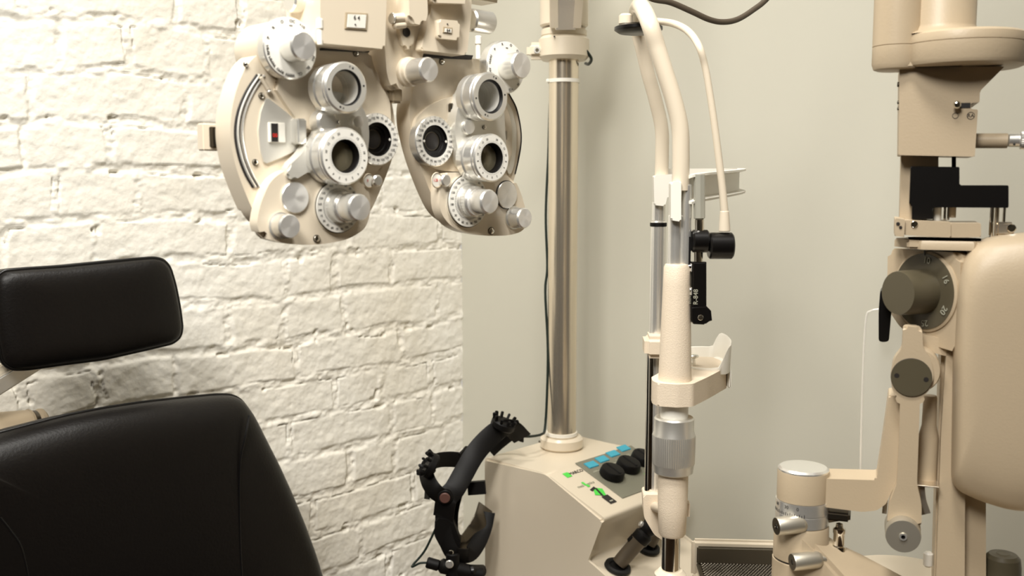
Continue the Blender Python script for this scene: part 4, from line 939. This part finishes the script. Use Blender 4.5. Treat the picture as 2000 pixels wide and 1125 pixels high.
    # drop arm with boss
    ad = [(1764, 636), (1801, 640), (1803, 680), (1818, 700), (1824, 735), (1816, 762), (1797, 780), (1794, 860), (1791, 945), (1800, 985), (1800, 1030), (1732, 1025), (1736, 985), (1752, 945), (1756, 860), (1758, 780), (1743, 765), (1739, 735), (1747, 700), (1762, 680)]
    pr('drop_arm', ad, -.042, -.028, 'tan', .0025, .004)
    c = A(1785, 722, -.034); r = SF.rad(c, 44); mb = MB(); mb.lathe([(0, 0), (r, 0), (r, .022), (r*.95, .024), (0, .024)], 'tan', axm((c.x+.002, -.014, c.z), (0, -1, 0)), n=56); mb.build('pivot_boss', root)
    c = A(1780, 737, -.0425); r = SF.rad(c, 37); mb = MB(); mt = front(c); mb.lathe([(r*1.02, 0), (r, .0006), (r, .0012), (0, .0012)], ['ink', 'ink', 'olive'], mt, n=56)
    for s in (-.72, .72): mb.lathe([(r*.13, .0013), (0, .0013)], 'ink', mt @ T((r*s, r*-.08*s, 0)), n=16)
    M['cap'] = M['beige_dark']; mb.build('pivot_cap', root, label='round grey cap with two dark holes')
    c = A(1764, 1048, -.056); r = SF.rad(c, 33); mb = MB(); mt = front((c.x, -.030, c.z))
    mb.lathe([(r*1.02, -.006), (r*1.02, .006), (r*.97, .008), (r*.97, .012), (r, .013, 'k'), (r, .024, 'k'), (r*.97, .026), (r*.25, .0262), (r*.22, .0275), (r*.12, .0275), (r*.1, .024), (0, .024)], ['dull_dim']*6 + ['dull_dim', 'dull_dim', 'silver', 'ink', 'ink'], mt, knurl=(60, .0002)); mb.build('locking_knob', root)
    # second short cylinder
    mb = MB(); c = A(1813, 860, -.008); r = SF.rad(c, 18)
    mb.lathe([(0, A(0, 0, 0).z*0+A(1813, 772, -.008).z), (r*.62, A(1813, 772, -.008).z), (r*.7, A(1813, 776, -.008).z), (r*.75, A(1813, 830, -.008).z), (r, A(1813, 850, -.008).z), (r, A(1813, 942, -.008).z), (0, A(1813, 942, -.008).z)], 'tan', T((c.x, c.y, 0)), n=40); mb.build('side_cylinder', root)
    mb = MB(); mb.box(A(1812, 944, -.02), (.018, .02, .0012), 'steel', bev=.0003); mb.tube([A(1800, 946, -.024), A(1803, 975, -.024), A(1812, 1003, -.024)], 1, 'steel', flat=(.005, .001), V=(0, 1, 0)); mb.tube([A(1795, 945, -.02), A(1800, 990, -.02), A(1804, 1005, -.02)], 1, 'steel', flat=(.004, .001), V=(0, 1, 0)); mb.tube([A(1737, 945, -.02), A(1730, 975, -.02), A(1727, 1003, -.02)], 1, 'steel', flat=(.004, .001), V=(0, 1, 0)); mb.build('spring_clip', root)
    # L arm
    Lp = [(1736, 772), (1770, 775), (1770, 900), (1742, 960), (1730, 985), (1712, 997), (1685, 1000), (1590, 988), (1592, 938), (1610, 935), (1712, 938), (1724, 860)]
    pr('support_arm', Lp, -.030, .004, 'tan', .003, .002, both=False)
    # joint cylinder
    JC = A(1568, 950, -.02); jr = SF.rad(JC, 49); J = lambda py: A(1568, py, -.02-jr).z
    zt2 = A(1568, 914, -.02).z
    mb = MB(); mb.lathe([(0, zt2+.002), (jr*.9, zt2+.0016), (jr*.985, zt2), (jr*.985, zt2-.002)], 'silver', T((JC.x, JC.y, 0)), n=64); mb.build('joint_cap', root, label='polished silver cap')
    mb = MB(); mb.lathe([(jr*.98, zt2-.001), (jr, zt2-.0025), (jr, J(988)), (jr*.9, J(988))], 'tan', T((JC.x, JC.y, 0)), n=64); mb.build('joint_cylinder', root)
    z1, z2, z3 = J(989), J(1013), J(1036)
    mb = MB(); jq = jr*1.03; mb.lathe([(jr*.9, z1), (jq, z1), (jq, z2+.0004), (jq-.0006, z2), (jq, z2-.0004), (jq, z3), (jr*.9, z3)], 'silver', T((JC.x, JC.y, 0)), n=80)
    def cyltext(txt, ang, z, size, dz=0):
        m_ = T((JC.x+jq*1.002*math.sin(R(ang)), JC.y-jq*1.002*math.cos(R(ang)), z)) @ Matrix.Rotation(R(ang), 4, 'Z') @ Matrix.Rotation(pi/2, 4, 'X')
        mb.text(txt, size, m_)
    for k in range(-2, 16):
        a = -k*5.2 - 2; lg = .0022 if k % 2 else .0030
        m_ = T((JC.x+jq*1.002*math.sin(R(a)), JC.y-jq*1.002*math.cos(R(a)), z2+lg/2+.0004)) @ Matrix.Rotation(R(a), 4, 'Z')
        mb.box((0, 0, 0), (.0005, .0003, lg), 'ink', bev=0, mtx=m_)
    for t, a in (('0', -6), ('30', -32), ('60', -62)): cyltext(t, a, (z1+z2)/2+.0022, .0032)
    mb.build('angle_scale', root, label='silver ring engraved with an angle scale')
    mb = MB(); mb.lathe([(0, z3), (jr*1.0, z3), (jr*1.06, z3-.003), (jr*1.08, J(1103)), (jr*1.04, J(1104)), (jr*1.04, J(1107)), (jr*1.1, J(1108)), (jr*1.12, J(1200)), (0, J(1200))], 'tan', T((JC.x, JC.y, 0)), n=64); mb.build('joint_base', root)
    mb = MB(); mb.lathe([(jr*1.045, J(1104)), (jr*1.05, J(1106)), (jr*1.045, J(1108))], 'ink', T((JC.x, JC.y, 0)), n=64); mb.build('seam_ring', root)
    for (x0, y0, x1, y1, rp, nm) in ((1516, 1028, 1552, 1024, 18, 'clamp_knob'), (1547, 1098, 1580, 1096, 17, 'clamp_knob')):
        off = -.052 if y0 < 1050 else -.055
        a = A(x0, y0, off); d_ = Vector((.72, .45, .02)).normalized(); b_ = a+d_*.026; r = SF.rad(a, rp); mb = MB()
        mt = axm(b_, a-b_); L = (a-b_).length
        mb.lathe([(r*.5, -.007), (r*.5, -.002), (r*.8, -.0015), (r*.97, .001), (r, .002), (r, L-.001), (r*.93, L), (r*.3, L), (r*.28, L-.002), (0, L-.002)], ['dull_dim']*6 + ['darksteel', 'chrome', 'ink'], mt, n=40); mb.build(nm, root)
    # base arm sloping right
    ba = [(1572, 1040), (1608, 1036), (1640, 1060), (1690, 1082), (1720, 1092), (1820, 1112), (1850, 1125), (1850, 1220), (1540, 1220), (1545, 1100), (1565, 1070)]
    prs = [((1567, 1041), (1608, 1037)), ((1592, 1068), (1642, 1062)), ((1620, 1100), (1688, 1080)), ((1652, 1138), (1748, 1110)), ((1700, 1195), (1850, 1165))]
    b = bmesh.new(); T_ = []
    for f, k in prs:
        p0, p1 = A(*f, -.045), A(*k, -.004); T_.append([b.verts.new(v) for v in (p0, p1, p1-Vector((0, 0, .075)), p0-Vector((0, 0, .075)))])
    for a_, c_ in zip(T_, T_[1:]):
        for k in range(4): b.faces.new((a_[k], a_[(k+1) % 4], c_[(k+1) % 4], c_[k]))
    b.faces.new(T_[0]); b.faces.new(T_[-1]); bmesh.ops.recalc_face_normals(b, faces=b.faces)
    le = [e for e in b.edges if (e.verts[0] in (t_[0] for t_ in T_) and e.verts[1] in [t_[0] for t_ in T_]) or (e.verts[0] in [t_[1] for t_ in T_] and e.verts[1] in [t_[1] for t_ in T_])]
    bmesh.ops.bevel(b, geom=le, offset=.004, segments=4, affect='EDGES')
    mb = MB(); mb.merge(b, 'tan'); mb.build('base_arm', root, 50)
    q0, q1 = A(1638, 1066, -.018), A(1638, 1022, -.018); q1.x = q0.x; mb = MB(); Lh = q1.z-q0.z
    mb.lathe([(.0062, -.004), (.0062, 0), (.0050, .001), (.0050, Lh*.55), (.0056, Lh*.6), (.0056, Lh*.78), (.0034, Lh*.86), (.003, Lh), (0, Lh+.001)], 'chrome', T(q0), n=36); mb.build('plunger', root)
    mb = MB(); mb.box(A(1630, 1003, -.016), (.028, .02, .008), 'darksteel', bev=.002); mb.cyl(A(1615, 1012, -.016), A(1650, 1006, -.016), .0045, 'darksteel'); mb.build('latch', root)
    # platform
    mb = MB(); zpl = A(1740, 1084, .11).z; pl = A(1755, 1100, .03)
    mb.lathe([(0, zpl), (.066, zpl), (.070, zpl-.004), (.070, zpl-.018), (0, zpl-.018)], 'beige', T((pl.x+.008, .045, 0)), n=80); mb.build('turning_platform', root)
    mb = MB(); mb.box((.0, .02, (zpl-.018+TAB_Z+.004-SF.o.z)/2), (.20, .17, zpl-.018-(TAB_Z+.004-SF.o.z)), 'tan', bev=.01); mb.build('base', root)
    q = A(1813, 1086, .0); mb = MB(); mb.cyl(q-Vector((0, 0, .01)), q+Vector((0, 0, .004)), .0042, 'white', bev=.003); mb.build('stop_button', root)
    # joystick cap lower right
    q = A(1958, 1102, .01); mb = MB(); zq = A(1958, 1080, .01).z; r = SF.rad(q, 34)
    mb.lathe([(0, zq-.0005), (r*.35, zq), (r*.40, zq-.0006), (r*.75, zq-.001), (r*.93, zq-.004), (r, zq-.012), (r, zq-.018, 'k'), (r*1.05, zq-.020, 'k'), (r*1.05, zq-.030, 'k'), (r*.9, zq-.032), (r*.5, zq-.05), (r*.5, zq-.10), (0, zq-.10)], 'olive', T((q.x, q.y, 0)), knurl=(36, .0004)); mb.build('joystick', root, label='dark olive joystick cap')
    # breath shield and handle
    mb = MB(); sh = SF.poly([(1690, 620), (1700, 608), (1716, 604), (1760, 606), (1770, 640), (1755, 945), (1680, 943), (1683, 760)], .016)
    mb.prism(fillet(sh, .004), .016, .0185, 'shield', 0, 1); bs = mb.build('breath_shield', root, label='clear acrylic breath shield')
    mb = MB(); mb.tube([A(x, y, .017) for x, y in ((1760, 606), (1716, 604), (1700, 608), (1692, 618), (1687, 680), (1683, 800), (1680, 940))], .0010, 'shield_edge', n=8, sm=3); mb.build('polished_edge', bs)
    pr('black_handle', [(1722, 564), (1738, 575), (1742, 600), (1736, 668), (1716, 668), (1716, 610), (1719, 572)], -.004, .014, 'blackmet', .0015, .003)
    return SF
slitlamp()

# ------------------------------------------------------------ instrument table with a tray
def table():
    TF = Fr(P(1431, 1060, 1.36), YR-90)
    TF = Fr((P(1500, 1058, 1.30).x, P(1500, 1058, 1.30).y, 0), -4)
    root = TF.empty('instrument_table', 'table under the slit lamp with a metal tray and raised cream rim', 'table')
    a = TF.at(1352, 1055, 0); zt_ = a.z; x0 = a.x; x1 = TF.at(1570, 1058, 0).x
    z0 = TAB_Z
    mb = MB()
    # rim: rear wall of the tray, sides
    def rim(cx_, cy_, sx, sy): mb.box((cx_, cy_, (zt_+z0-.02)/2), (sx, sy, zt_-z0+.02), 'beige', bev=.004)
    rim((x0+x1)/2, .006, x1-x0, .012); 
    mb.build('tray_rim', root)
    mb = MB(); mb.box(((x0+x1)/2, -.003, (zt_-.007+z0)/2), (x1-x0-.012, .006, zt_-.007-z0), 'traymetal', bev=.002); mb.box(((x0+x1)/2, -.075, z0-.002), (x1-x0-.012, .15, .004), 'traymetal', bev=.001); mb.build('metal_tray', root)
    mb = MB()
    z = z0
    for r_ in range(12):
        for k in range(30):
            if r_ > 11: break
            b = bmesh.new(); bmesh.ops.create_icosphere(b, subdivisions=1, radius=.0022, matrix=Matrix.Translation((x0+.012+k*.0042+(r_ % 2)*.0021, -.007-r_*.0037, z+.0012))); mb.merge(b, 'darksteel')
    mb.build('beaded_mat', root, label='silver beaded mat').__setitem__('kind', 'stuff')
    mb = MB(); mb.box(((x0+x1)/2+.16, -.34, z0-.016), (x1-x0+.34, .42, .030), 'beige', bev=.008); mb.box(((x0+x1)/2+.02, -.075, z0-.018), (x1-x0+.04, .14, .026), 'beige', bev=.006); mb.build('tabletop', root)
    mb = MB(); mb.cyl((.12, -.2, .03), (.12, -.2, z0-.03), .035, 'steel'); mb.build('table_leg', root)
    mb = MB(); mb.box((.12, -.2, .016), (.5, .4, .03), 'beige', bev=.01); mb.build('table_base', root)
table()
